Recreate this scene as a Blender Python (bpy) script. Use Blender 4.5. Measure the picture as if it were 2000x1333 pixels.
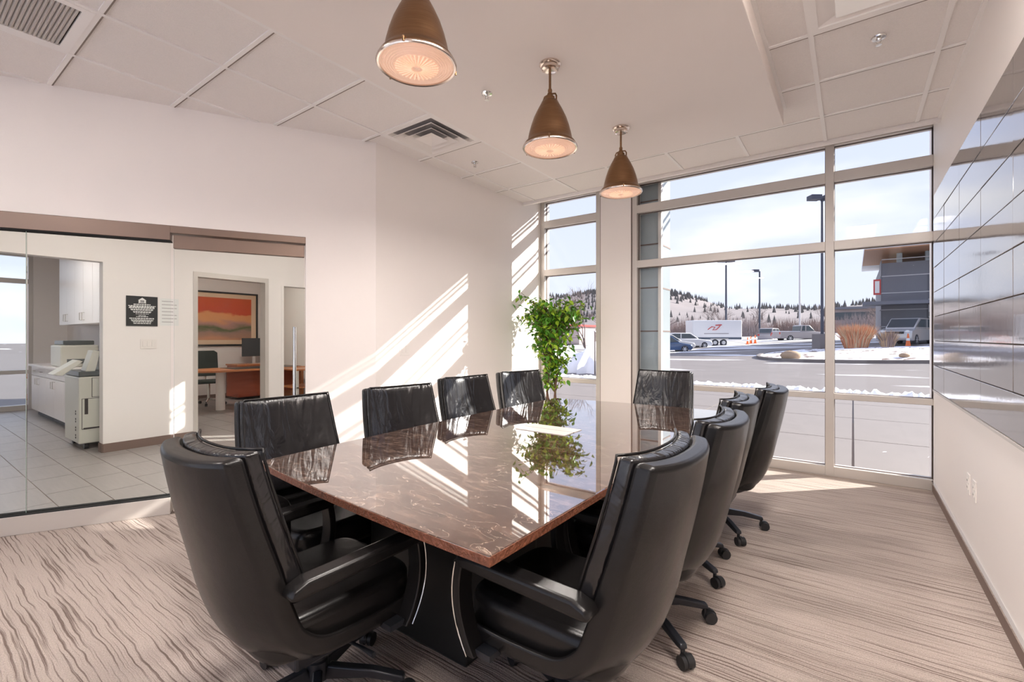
import bpy, bmesh, math, random
from mathutils import Vector, Matrix
R = math.radians
random.seed(7)
for o in list(bpy.data.objects): bpy.data.objects.remove(o, do_unlink=True)
scene = bpy.context.scene
col = scene.collection

# ------------------------------------------------------------------ camera
cam_d = bpy.data.cameras.new('camera')
cam_d.sensor_width = 36.0
cam_d.lens = 916.0 / 2000.0 * 36.0
cam_d.shift_y = -6.5 / 2000.0
cam_d.clip_start = 0.02; cam_d.clip_end = 3000
cam = bpy.data.objects.new('camera', cam_d); col.objects.link(cam)
cam.location = (0, 0, 1.32)
cam.rotation_euler = (math.pi / 2, 0, math.atan(666 / 916.0))
scene.camera = cam
scene.view_settings.view_transform = 'Standard'
scene.view_settings.look = 'None'
scene.view_settings.exposure = 1.55
scene.view_settings.gamma = 1.0
scene.view_settings.use_curve_mapping = False

# ------------------------------------------------------------------ sky
world = bpy.data.worlds.new('winter_sky'); scene.world = world
world.use_nodes = True
wt = world.node_tree; wt.nodes.clear()
def wn(t): return wt.nodes.new(t)
w_out = wn('ShaderNodeOutputWorld'); w_bg = wn('ShaderNodeBackground')
w_tc = wn('ShaderNodeTexCoord'); w_sep = wn('ShaderNodeSeparateXYZ')
w_ramp = wn('ShaderNodeValToRGB')
w_ramp.color_ramp.elements[0].position = 0.0; w_ramp.color_ramp.elements[0].color = (0.69, 0.73, 0.86, 1)
w_ramp.color_ramp.elements[1].position = 0.75; w_ramp.color_ramp.elements[1].color = (0.46, 0.54, 0.86, 1)
w_map = wn('ShaderNodeMapping'); w_map.inputs['Scale'].default_value = (1.0, 1.0, 3.2)
w_noise = wn('ShaderNodeTexNoise'); w_noise.inputs['Scale'].default_value = 2.1
w_noise.inputs['Detail'].default_value = 6; w_noise.inputs['Roughness'].default_value = 0.5
w_cr = wn('ShaderNodeValToRGB')
w_cr.color_ramp.elements[0].position = 0.50; w_cr.color_ramp.elements[1].position = 0.74
w_mix = wn('ShaderNodeMix'); w_mix.data_type = 'RGBA'
w_mix.inputs[7].default_value = (1.0, 0.985, 0.97, 1)
wt.links.new(w_tc.outputs['Generated'], w_sep.inputs[0])
wt.links.new(w_sep.outputs['Z'], w_ramp.inputs[0])
wt.links.new(w_tc.outputs['Generated'], w_map.inputs[0]); wt.links.new(w_map.outputs[0], w_noise.inputs['Vector'])
wt.links.new(w_noise.outputs[0], w_cr.inputs[0])
wt.links.new(w_cr.outputs[0], w_mix.inputs[0]); wt.links.new(w_ramp.outputs[0], w_mix.inputs[6])
wt.links.new(w_mix.outputs[2], w_bg.inputs[0]); w_bg.inputs[1].default_value = 0.47
wt.links.new(w_bg.outputs[0], w_out.inputs[0])

# ------------------------------------------------------------------ sun
sun_d = bpy.data.lights.new('sun', 'SUN'); sun_d.energy = 4.6; sun_d.angle = R(0.4); sun_d.color = (1.0, 0.95, 0.88)
sun = bpy.data.objects.new('sun', sun_d); col.objects.link(sun)
sun.rotation_euler = Vector((-1, -1, -0.685)).to_track_quat('-Z', 'Y').to_euler()
sun.location = (20, 25, 14)

# ------------------------------------------------------------------ materials
MATS = {}
def new_mat(name):
    m = bpy.data.materials.new(name); m.use_nodes = True
    nt = m.node_tree; b = nt.nodes['Principled BSDF']
    MATS[name] = m
    return m, nt, b
def pmat(name, color, rough=0.6, metal=0.0, bump=0.0, bscale=60.0, var=0.0, vscale=6.0, spec=0.5, coat=0.0, emit=None, estr=0.0, stretch=None):
    m, nt, b = new_mat(name)
    b.inputs['Base Color'].default_value = (*color, 1)
    b.inputs['Roughness'].default_value = rough
    b.inputs['Metallic'].default_value = metal
    b.inputs['Specular IOR Level'].default_value = spec
    b.inputs['Coat Weight'].default_value = coat
    if emit:
        b.inputs['Emission Color'].default_value = (*emit, 1); b.inputs['Emission Strength'].default_value = estr
    if bump or var:
        tc = nt.nodes.new('ShaderNodeTexCoord'); mp = nt.nodes.new('ShaderNodeMapping')
        if stretch: mp.inputs['Scale'].default_value = stretch
        nt.links.new(tc.outputs['Object'], mp.inputs[0])
    if var:
        n = nt.nodes.new('ShaderNodeTexNoise'); n.inputs['Scale'].default_value = vscale; n.inputs['Detail'].default_value = 4
        nt.links.new(mp.outputs[0], n.inputs['Vector'])
        mx = nt.nodes.new('ShaderNodeMix'); mx.data_type = 'RGBA'
        mx.inputs[6].default_value = (*[max(0, c * (1 - var)) for c in color], 1)
        mx.inputs[7].default_value = (*[min(1, c * (1 + var)) for c in color], 1)
        nt.links.new(n.outputs[0], mx.inputs[0]); nt.links.new(mx.outputs[2], b.inputs['Base Color'])
    if bump:
        n2 = nt.nodes.new('ShaderNodeTexNoise'); n2.inputs['Scale'].default_value = bscale; n2.inputs['Detail'].default_value = 5
        nt.links.new(mp.outputs[0], n2.inputs['Vector'])
        bp = nt.nodes.new('ShaderNodeBump'); bp.inputs['Strength'].default_value = bump; bp.inputs['Distance'].default_value = 0.01
        nt.links.new(n2.outputs[0], bp.inputs['Height']); nt.links.new(bp.outputs[0], b.inputs['Normal'])
    return m

pmat('wall_paint', (0.87, 0.81, 0.775), 0.55, bump=0.04, bscale=180)
pmat('ceiling_paint', (0.85, 0.785, 0.745), 0.6)
pmat('white_paint', (0.88, 0.83, 0.80), 0.5)
pmat('acoustic', (0.90, 0.845, 0.81), 0.85, bump=0.5, bscale=220, var=0.05, vscale=120)
pmat('grid_white', (0.90, 0.86, 0.83), 0.4)
pmat('joint_and_shadow', (0.25, 0.2, 0.17), 0.9)  # dark joints and backing, also the shadow painted beside ceiling cross tees
pmat('aluminium', (0.62, 0.575, 0.535), 0.42, metal=0.35)
pmat('dark_alu', (0.14, 0.10, 0.085), 0.5, metal=0.3)
pmat('bronze_rail', (0.25, 0.175, 0.14), 0.38, metal=0.5, var=0.08, vscale=3)
pmat('chrome', (0.75, 0.74, 0.72), 0.18, metal=1.0)
pmat('nickel', (0.72, 0.62, 0.55), 0.2, metal=1.0)
pmat('brown_base', (0.20, 0.135, 0.11), 0.6)
pmat('hatch_metal', (0.66, 0.61, 0.58), 0.3, metal=0.2)
pmat('black_gap', (0.01, 0.01, 0.01), 0.9)
pmat('plastic_white', (0.85, 0.80, 0.76), 0.35)
pmat('slot_dark', (0.05, 0.04, 0.04), 0.6)
pmat('black_metal', (0.035, 0.037, 0.045), 0.32, metal=0.4)
pmat('rubber', (0.02, 0.02, 0.022), 0.45)
pmat('lam_white', (0.86, 0.80, 0.77), 0.3)
pmat('counter_grey', (0.30, 0.27, 0.25), 0.35, var=0.15, vscale=40)
pmat('copier_body', (0.66, 0.65, 0.58), 0.4)
pmat('copier_dark', (0.10, 0.11, 0.11), 0.35)
pmat('sign_black', (0.022, 0.022, 0.022), 0.35)
pmat('print_white', (0.8, 0.8, 0.78), 0.5)
pmat('wood_orange', (0.55, 0.20, 0.075), 0.3, var=0.25, vscale=3, stretch=(1, 12, 12))
pmat('wood_red', (0.38, 0.085, 0.04), 0.3, var=0.25, vscale=3, stretch=(8, 1, 8))
pmat('screen', (0.05, 0.055, 0.06), 0.25)
pmat('mat_board', (0.80, 0.58, 0.40), 0.6)
pmat('bark', (0.16, 0.09, 0.06), 0.8, bump=0.5, bscale=40)
pmat('bark_grey', (0.17, 0.13, 0.12), 0.9)
pmat('leaf_a', (0.09, 0.27, 0.02), 0.4, var=0.35, vscale=3)
pmat('leaf_b', (0.30, 0.46, 0.03), 0.4, var=0.3, vscale=3)
pmat('pot_wicker', (0.28, 0.16, 0.08), 0.8, bump=0.8, bscale=50)
pmat('soil', (0.05, 0.035, 0.025), 0.95)
pmat('snow', (0.90, 0.90, 0.92), 0.7, bump=0.6, bscale=5)
pmat('concrete', (0.18, 0.158, 0.15), 0.8, var=0.1, vscale=3)
pmat('boulder', (0.36, 0.25, 0.16), 0.9, bump=0.8, bscale=3, var=0.25, vscale=2)
pmat('pole_dark', (0.045, 0.05, 0.075), 0.5)
pmat('pole_light', (0.5, 0.48, 0.48), 0.5)
pmat('grass_orange', (0.50, 0.20, 0.10), 0.9)
pmat('grass_tan', (0.52, 0.36, 0.22), 0.9)
pmat('cone_orange', (0.85, 0.17, 0.03), 0.5)
pmat('tyre', (0.03, 0.03, 0.035), 0.8)
pmat('rim', (0.55, 0.55, 0.56), 0.35, metal=0.6)
pmat('car_blue', (0.025, 0.06, 0.14), 0.2, coat=0.6)
pmat('car_silver', (0.50, 0.49, 0.48), 0.25, metal=0.3, coat=0.5)
pmat('car_white', (0.70, 0.69, 0.68), 0.25, coat=0.5)
pmat('car_grey', (0.34, 0.31, 0.31), 0.3, coat=0.5)
pmat('car_glass', (0.06, 0.075, 0.085), 0.08)
pmat('lamp_red', (0.5, 0.03, 0.02), 0.3)
pmat('trailer_white', (0.74, 0.73, 0.72), 0.3)
pmat('trailer_stripe', (0.05, 0.07, 0.10), 0.4)
pmat('trailer_logo', (0.55, 0.06, 0.05), 0.4)
pmat('clad_grey', (0.145, 0.15, 0.175), 0.55, var=0.08, vscale=0.6)
pmat('clad_joint', (0.48, 0.48, 0.50), 0.6)
pmat('soffit_wood', (0.42, 0.22, 0.12), 0.6, var=0.2, vscale=2, stretch=(1, 14, 1))
pmat('shop_interior', (0.55, 0.38, 0.24), 0.7)
pmat('ext_column', (0.30, 0.34, 0.36), 0.3, metal=0.3)
pmat('ext_column_alu', (0.50, 0.46, 0.43), 0.4, metal=0.3)
pmat('hill_ground', (0.23, 0.20, 0.195), 0.95, var=0.45, vscale=0.03)
pmat('conifer', (0.10, 0.095, 0.09), 0.95)
pmat('brush', (0.30, 0.22, 0.19), 0.95, var=0.3, vscale=0.4)
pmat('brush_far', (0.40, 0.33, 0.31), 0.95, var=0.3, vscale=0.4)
pmat('fabric_dark', (0.03, 0.04, 0.035), 0.7)
pmat('shade_grey', (0.40, 0.38, 0.38), 0.7)
pmat('lamp_bulb', (1, 0.7, 0.45), 0.5, emit=(1.0, 0.62, 0.36), estr=6)
pmat('fill_troffer_lens', (0.9, 0.88, 0.85), 0.5, emit=(1.0, 0.93, 0.87), estr=19)  # emitter of the added out-of-view troffers
pmat('corridor_fill_lens', (0.9, 0.88, 0.85), 0.5, emit=(1.0, 0.94, 0.89), estr=13)  # emitter of the added lights beyond the glass
pmat('troffer_lens_dim', (0.9, 0.88, 0.85), 0.5, emit=(1.0, 0.93, 0.87), estr=0.03)

def brass():
    m, nt, b = new_mat('brass')
    b.inputs['Metallic'].default_value = 1.0; b.inputs['Roughness'].default_value = 0.34
    tc = nt.nodes.new('ShaderNodeTexCoord'); mp = nt.nodes.new('ShaderNodeMapping'); mp.inputs['Scale'].default_value = (3, 3, 60)
    n = nt.nodes.new('ShaderNodeTexNoise'); n.inputs['Scale'].default_value = 3.0; n.inputs['Detail'].default_value = 5
    mx = nt.nodes.new('ShaderNodeMix'); mx.data_type = 'RGBA'
    mx.inputs[6].default_value = (0.19, 0.10, 0.05, 1); mx.inputs[7].default_value = (0.33, 0.195, 0.105, 1)
    nt.links.new(tc.outputs['Object'], mp.inputs[0]); nt.links.new(mp.outputs[0], n.inputs['Vector'])
    nt.links.new(n.outputs[0], mx.inputs[0]); nt.links.new(mx.outputs[2], b.inputs['Base Color'])
brass()

def lens_mat():
    # ribbed prismatic glass lens, lit by the bulb above it
    m, nt, b = new_mat('lens_glass')
    b.inputs['Base Color'].default_value = (0.80, 0.62, 0.53, 1); b.inputs['Roughness'].default_value = 0.25
    b.inputs['Emission Color'].default_value = (1.0, 0.56, 0.36, 1); b.inputs['Emission Strength'].default_value = 0.12
    tc = nt.nodes.new('ShaderNodeTexCoord')
    w1 = nt.nodes.new('ShaderNodeTexWave'); w1.wave_type = 'RINGS'; w1.rings_direction = 'Z'; w1.inputs['Scale'].default_value = 28
    bp = nt.nodes.new('ShaderNodeBump'); bp.inputs['Strength'].default_value = 0.6; bp.inputs['Distance'].default_value = 0.004
    nt.links.new(tc.outputs['Object'], w1.inputs['Vector']); nt.links.new(w1.outputs[0], bp.inputs['Height'])
    nt.links.new(bp.outputs[0], b.inputs['Normal'])
lens_mat()

pmat('lens_flute', (0.85, 0.68, 0.56), 0.2, emit=(1.0, 0.62, 0.40), estr=0.19)
def leather():
    m, nt, b = new_mat('leather')
    b.inputs['Base Color'].default_value = (0.010, 0.009, 0.009, 1); b.inputs['Roughness'].default_value = 0.27
    b.inputs['Specular IOR Level'].default_value = 0.36
    tc = nt.nodes.new('ShaderNodeTexCoord')
    n = nt.nodes.new('ShaderNodeTexNoise'); n.inputs['Scale'].default_value = 260; n.inputs['Detail'].default_value = 3
    n2 = nt.nodes.new('ShaderNodeTexNoise'); n2.inputs['Scale'].default_value = 5; n2.inputs['Detail'].default_value = 3
    b1 = nt.nodes.new('ShaderNodeBump'); b1.inputs['Strength'].default_value = 0.12; b1.inputs['Distance'].default_value = 0.003
    b2 = nt.nodes.new('ShaderNodeBump'); b2.inputs['Strength'].default_value = 0.12; b2.inputs['Distance'].default_value = 0.03
    nt.links.new(tc.outputs['Object'], n.inputs['Vector']); nt.links.new(tc.outputs['Object'], n2.inputs['Vector'])
    nt.links.new(n.outputs[0], b1.inputs['Height']); nt.links.new(n2.outputs[0], b2.inputs['Height'])
    nt.links.new(b2.outputs[0], b1.inputs['Normal']); nt.links.new(b1.outputs[0], b.inputs['Normal'])
    m, nt, b = new_mat('leather_pad')
    b.inputs['Base Color'].default_value = (0.012, 0.011, 0.012, 1); b.inputs['Roughness'].default_value = 0.22
    b.inputs['Specular IOR Level'].default_value = 0.6
    tc = nt.nodes.new('ShaderNodeTexCoord'); mp = nt.nodes.new('ShaderNodeMapping'); mp.inputs['Scale'].default_value = (13, 5, 3.2)
    n = nt.nodes.new('ShaderNodeTexNoise'); n.inputs['Scale'].default_value = 1.0; n.inputs['Detail'].default_value = 4; n.inputs['Distortion'].default_value = 0.9
    b2 = nt.nodes.new('ShaderNodeBump'); b2.inputs['Strength'].default_value = 0.55; b2.inputs['Distance'].default_value = 0.03
    nt.links.new(tc.outputs['Object'], mp.inputs[0]); nt.links.new(mp.outputs[0], n.inputs['Vector'])
    nt.links.new(n.outputs[0], b2.inputs['Height']); nt.links.new(b2.outputs[0], b.inputs['Normal'])
leather()

def marble():
    m, nt, b = new_mat('marble')
    b.inputs['Roughness'].default_value = 0.03; b.inputs['Specular IOR Level'].default_value = 0.9
    b.inputs['Coat Weight'].default_value = 1.0; b.inputs['Coat Roughness'].default_value = 0.015; b.inputs['Coat IOR'].default_value = 2.2
    tc = nt.nodes.new('ShaderNodeTexCoord'); mp = nt.nodes.new('ShaderNodeMapping'); mp.inputs['Scale'].default_value = (1, 2.6, 1); mp.inputs['Rotation'].default_value = (0, 0, 0.5)
    n = nt.nodes.new('ShaderNodeTexNoise'); n.inputs['Scale'].default_value = 9; n.inputs['Detail'].default_value = 10; n.inputs['Roughness'].default_value = 0.72; n.inputs['Distortion'].default_value = 0.8
    cr = nt.nodes.new('ShaderNodeValToRGB')
    e = cr.color_ramp.elements; e[0].position = 0.32; e[0].color = (0.018, 0.008, 0.005, 1); e[1].position = 0.68; e[1].color = (0.22, 0.137, 0.098, 1)
    e2 = e.new(0.52); e2.color = (0.066, 0.032, 0.021, 1)
    n3 = nt.nodes.new('ShaderNodeTexNoise'); n3.inputs['Scale'].default_value = 4.5; n3.inputs['Detail'].default_value = 8; n3.inputs['Distortion'].default_value = 1.4
    a1 = nt.nodes.new('ShaderNodeMath'); a1.operation = 'SUBTRACT'; a1.inputs[1].default_value = 0.5
    a2 = nt.nodes.new('ShaderNodeMath'); a2.operation = 'ABSOLUTE'
    vr = nt.nodes.new('ShaderNodeValToRGB'); v = vr.color_ramp.elements
    v[0].position = 0.0; v[0].color = (0.75, 0.75, 0.75, 1); v[1].position = 0.0075; v[1].color = (0, 0, 0, 1)
    mx = nt.nodes.new('ShaderNodeMix'); mx.data_type = 'RGBA'; mx.inputs[7].default_value = (0.50, 0.38, 0.30, 1)
    nt.links.new(tc.outputs['Object'], mp.inputs[0])
    nt.links.new(mp.outputs[0], n.inputs['Vector']); nt.links.new(mp.outputs[0], n3.inputs['Vector'])
    nt.links.new(n.outputs[0], cr.inputs[0]); nt.links.new(n3.outputs[0], a1.inputs[0]); nt.links.new(a1.outputs[0], a2.inputs[0])
    nt.links.new(a2.outputs[0], vr.inputs[0]); nt.links.new(vr.outputs[0], mx.inputs[0]); nt.links.new(cr.outputs[0], mx.inputs[6])
    nt.links.new(mx.outputs[2], b.inputs['Base Color'])
marble()

pmat('marble_edge', (0.21, 0.075, 0.04), 0.35, bump=0.9, bscale=70, var=0.6, vscale=45)
def carpet():
    m, nt, b = new_mat('carpet')
    b.inputs['Roughness'].default_value = 0.95; b.inputs['Specular IOR Level'].default_value = 0.1
    tc = nt.nodes.new('ShaderNodeTexCoord')
    nd = nt.nodes.new('ShaderNodeTexNoise'); nd.inputs['Scale'].default_value = 4.5; nd.inputs['Detail'].default_value = 2
    sub = nt.nodes.new('ShaderNodeVectorMath'); sub.operation = 'SUBTRACT'; sub.inputs[1].default_value = (0.5, 0.5, 0.5)
    sc = nt.nodes.new('ShaderNodeVectorMath'); sc.operation = 'MULTIPLY'; sc.inputs[1].default_value = (0, 0.032, 0)
    add = nt.nodes.new('ShaderNodeVectorMath'); add.operation = 'ADD'
    mp = nt.nodes.new('ShaderNodeMapping'); mp.inputs['Scale'].default_value = (1.2, 105, 1)
    n = nt.nodes.new('ShaderNodeTexNoise'); n.inputs['Scale'].default_value = 1.0; n.inputs['Detail'].default_value = 3.0; n.inputs['Roughness'].default_value = 0.6
    cr = nt.nodes.new('ShaderNodeValToRGB'); e = cr.color_ramp.elements
    e[0].position = 0.37; e[0].color = (0.21, 0.157, 0.135, 1); e[1].position = 0.47; e[1].color = (0.52, 0.44, 0.39, 1)
    n2 = nt.nodes.new('ShaderNodeTexNoise'); n2.inputs['Scale'].default_value = 190; n2.inputs['Detail'].default_value = 2
    mr = nt.nodes.new('ShaderNodeMapRange'); mr.inputs[3].default_value = 0.55; mr.inputs[4].default_value = 1.45
    mul = nt.nodes.new('ShaderNodeMix'); mul.data_type = 'RGBA'; mul.blend_type = 'MULTIPLY'; mul.inputs[0].default_value = 1.0
    ad2 = nt.nodes.new('ShaderNodeMath'); ad2.operation = 'MULTIPLY_ADD'; ad2.inputs[1].default_value = 0.35
    bp = nt.nodes.new('ShaderNodeBump'); bp.inputs['Strength'].default_value = 0.9; bp.inputs['Distance'].default_value = 0.012
    L = nt.links.new
    L(tc.outputs['Object'], nd.inputs['Vector']); L(nd.outputs['Color'], sub.inputs[0]); L(sub.outputs[0], sc.inputs[0])
    L(tc.outputs['Object'], add.inputs[0]); L(sc.outputs[0], add.inputs[1]); L(add.outputs[0], mp.inputs[0])
    L(mp.outputs[0], n.inputs['Vector']); L(n.outputs[0], cr.inputs[0])
    L(tc.outputs['Object'], n2.inputs['Vector']); L(n2.outputs[0], mr.inputs[0])
    L(cr.outputs[0], mul.inputs[6]); L(mr.outputs[0], mul.inputs[7]); L(mul.outputs[2], b.inputs['Base Color'])
    L(n2.outputs[0], ad2.inputs[0]); L(n.outputs[0], ad2.inputs[2]); L(ad2.outputs[0], bp.inputs['Height']); L(bp.outputs[0], b.inputs['Normal'])
carpet()

def glass(name, tint, refl_ior=1.45, gain=1.0):
    m = bpy.data.materials.new(name); m.use_nodes = True; nt = m.node_tree; nt.nodes.clear(); MATS[name] = m
    o = nt.nodes.new('ShaderNodeOutputMaterial'); mx = nt.nodes.new('ShaderNodeMixShader')
    t = nt.nodes.new('ShaderNodeBsdfTransparent'); t.inputs[0].default_value = (*tint, 1)
    g = nt.nodes.new('ShaderNodeBsdfGlossy'); g.inputs['Roughness'].default_value = 0.0
    f = nt.nodes.new('ShaderNodeFresnel'); f.inputs['IOR'].default_value = refl_ior
    nt.links.new(f.outputs[0], mx.inputs[0]); nt.links.new(t.outputs[0], mx.inputs[1]); nt.links.new(g.outputs[0], mx.inputs[2])
    nt.links.new(mx.outputs[0], o.inputs[0])
glass('window_glass', (0.985, 0.99, 0.99), 1.22)
glass('partition_glass', (0.97, 0.985, 0.975), 1.18)
pmat('glass_edge', (0.35, 0.45, 0.38), 0.2)

def wall_tile_mat():
    m, nt, b = new_mat('wall_tile')
    b.inputs['Base Color'].default_value = (0.16, 0.135, 0.125, 1); b.inputs['Roughness'].default_value = 0.09
    b.inputs['Specular IOR Level'].default_value = 0.9; b.inputs['Coat Weight'].default_value = 0.5; b.inputs['Coat Roughness'].default_value = 0.05
    tc = nt.nodes.new('ShaderNodeTexCoord'); n = nt.nodes.new('ShaderNodeTexNoise'); n.inputs['Scale'].default_value = 22; n.inputs['Detail'].default_value = 2
    bp = nt.nodes.new('ShaderNodeBump'); bp.inputs['Strength'].default_value = 0.02; bp.inputs['Distance'].default_value = 0.01
    nt.links.new(tc.outputs['Object'], n.inputs['Vector']); nt.links.new(n.outputs[0], bp.inputs['Height'])
    nt.links.new(bp.outputs[0], b.inputs['Normal']); nt.links.new(bp.outputs[0], b.inputs['Coat Normal'])
wall_tile_mat()
pmat('floor_stone', (0.33, 0.30, 0.285), 0.35, var=0.16, vscale=2.2, stretch=(1.2, 14, 1))

def abstract_paint():
    m, nt, b = new_mat('painting')
    b.inputs['Roughness'].default_value = 0.12
    tc = nt.nodes.new('ShaderNodeTexCoord'); n = nt.nodes.new('ShaderNodeTexNoise'); n.inputs['Scale'].default_value = 3; n.inputs['Detail'].default_value = 5
    mp = nt.nodes.new('ShaderNodeMapping'); mp.inputs['Scale'].default_value = (0.8, 0.8, 2)
    sp = nt.nodes.new('ShaderNodeSeparateXYZ'); ma = nt.nodes.new('ShaderNodeMath'); ma.operation = 'MULTIPLY_ADD'; ma.inputs[1].default_value = 0.30
    cr = nt.nodes.new('ShaderNodeValToRGB'); e = cr.color_ramp.elements
    e[0].position = 0.0; e[0].color = (0.62, 0.30, 0.17, 1); e[1].position = 1.0; e[1].color = (0.62, 0.10, 0.03, 1)
    for p, c in ((0.18, (0.35, 0.22, 0.17)), (0.27, (0.10, 0.13, 0.05)), (0.36, (0.45, 0.24, 0.20)), (0.48, (0.72, 0.33, 0.14)), (0.62, (0.75, 0.32, 0.12)), (0.66, (0.60, 0.08, 0.03))):
        x = e.new(p); x.color = (*c, 1)
    L = nt.links.new
    L(tc.outputs['Object'], mp.inputs[0]); L(mp.outputs[0], n.inputs['Vector']); L(tc.outputs['Generated'], sp.inputs[0])
    sub = nt.nodes.new('ShaderNodeMath'); sub.operation = 'SUBTRACT'; sub.inputs[1].default_value = 0.5
    L(n.outputs[0], sub.inputs[0]); L(sub.outputs[0], ma.inputs[0]); L(sp.outputs['Z'], ma.inputs[2]); L(ma.outputs[0], cr.inputs[0])
    L(cr.outputs[0], b.inputs['Base Color'])
abstract_paint()

def ground_mat():
    m, nt, b = new_mat('asphalt_snow')
    b.inputs['Roughness'].default_value = 0.7
    L = nt.links.new
    tc = nt.nodes.new('ShaderNodeTexCoord'); sp = nt.nodes.new('ShaderNodeSeparateXYZ'); L(tc.outputs['Object'], sp.inputs[0])
    mp = nt.nodes.new('ShaderNodeMapping'); mp.inputs['Scale'].default_value = (0.10, 0.45, 1); L(tc.outputs['Object'], mp.inputs[0])
    n = nt.nodes.new('ShaderNodeTexNoise'); n.inputs['Scale'].default_value = 1.0; n.inputs['Detail'].default_value = 6; L(mp.outputs[0], n.inputs['Vector'])
    mr = nt.nodes.new('ShaderNodeMapRange'); mr.inputs[1].default_value = 12; mr.inputs[2].default_value = 60; mr.inputs[3].default_value = -0.10; mr.inputs[4].default_value = 0.10
    L(sp.outputs['Y'], mr.inputs[0])
    ad = nt.nodes.new('ShaderNodeMath'); ad.operation = 'ADD'; L(n.outputs[0], ad.inputs[0]); L(mr.outputs[0], ad.inputs[1])
    cr = nt.nodes.new('ShaderNodeValToRGB'); cr.color_ramp.elements[0].position = 0.555; cr.color_ramp.elements[1].position = 0.60; L(ad.outputs[0], cr.inputs[0])
    n2 = nt.nodes.new('ShaderNodeTexNoise'); n2.inputs['Scale'].default_value = 0.7; n2.inputs['Detail'].default_value = 8; L(tc.outputs['Object'], n2.inputs['Vector'])
    ca = nt.nodes.new('ShaderNodeValToRGB'); ca.color_ramp.elements[0].color = (0.13, 0.113, 0.107, 1); ca.color_ramp.elements[1].color = (0.19, 0.166, 0.157, 1); L(n2.outputs[0], ca.inputs[0])
    mx = nt.nodes.new('ShaderNodeMix'); mx.data_type = 'RGBA'; L(cr.outputs[0], mx.inputs[0]); L(ca.outputs[0], mx.inputs[6]); mx.inputs[7].default_value = (0.86, 0.86, 0.88, 1)
    L(mx.outputs[2], b.inputs['Base Color'])
ground_mat()
def island_mat():
    m, nt, b = new_mat('snow_gravel')
    b.inputs['Roughness'].default_value = 0.8
    tc = nt.nodes.new('ShaderNodeTexCoord'); n = nt.nodes.new('ShaderNodeTexNoise'); n.inputs['Scale'].default_value = 1.3; n.inputs['Detail'].default_value = 7; n.inputs['Roughness'].default_value = 0.7
    cr = nt.nodes.new('ShaderNodeValToRGB'); e = cr.color_ramp.elements
    e[0].position = 0.42; e[0].color = (0.16, 0.10, 0.08, 1); e[1].position = 0.47; e[1].color = (0.88, 0.87, 0.88, 1)
    nt.links.new(tc.outputs['Object'], n.inputs['Vector']); nt.links.new(n.outputs[0], cr.inputs[0]); nt.links.new(cr.outputs[0], b.inputs['Base Color'])
island_mat()

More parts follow.
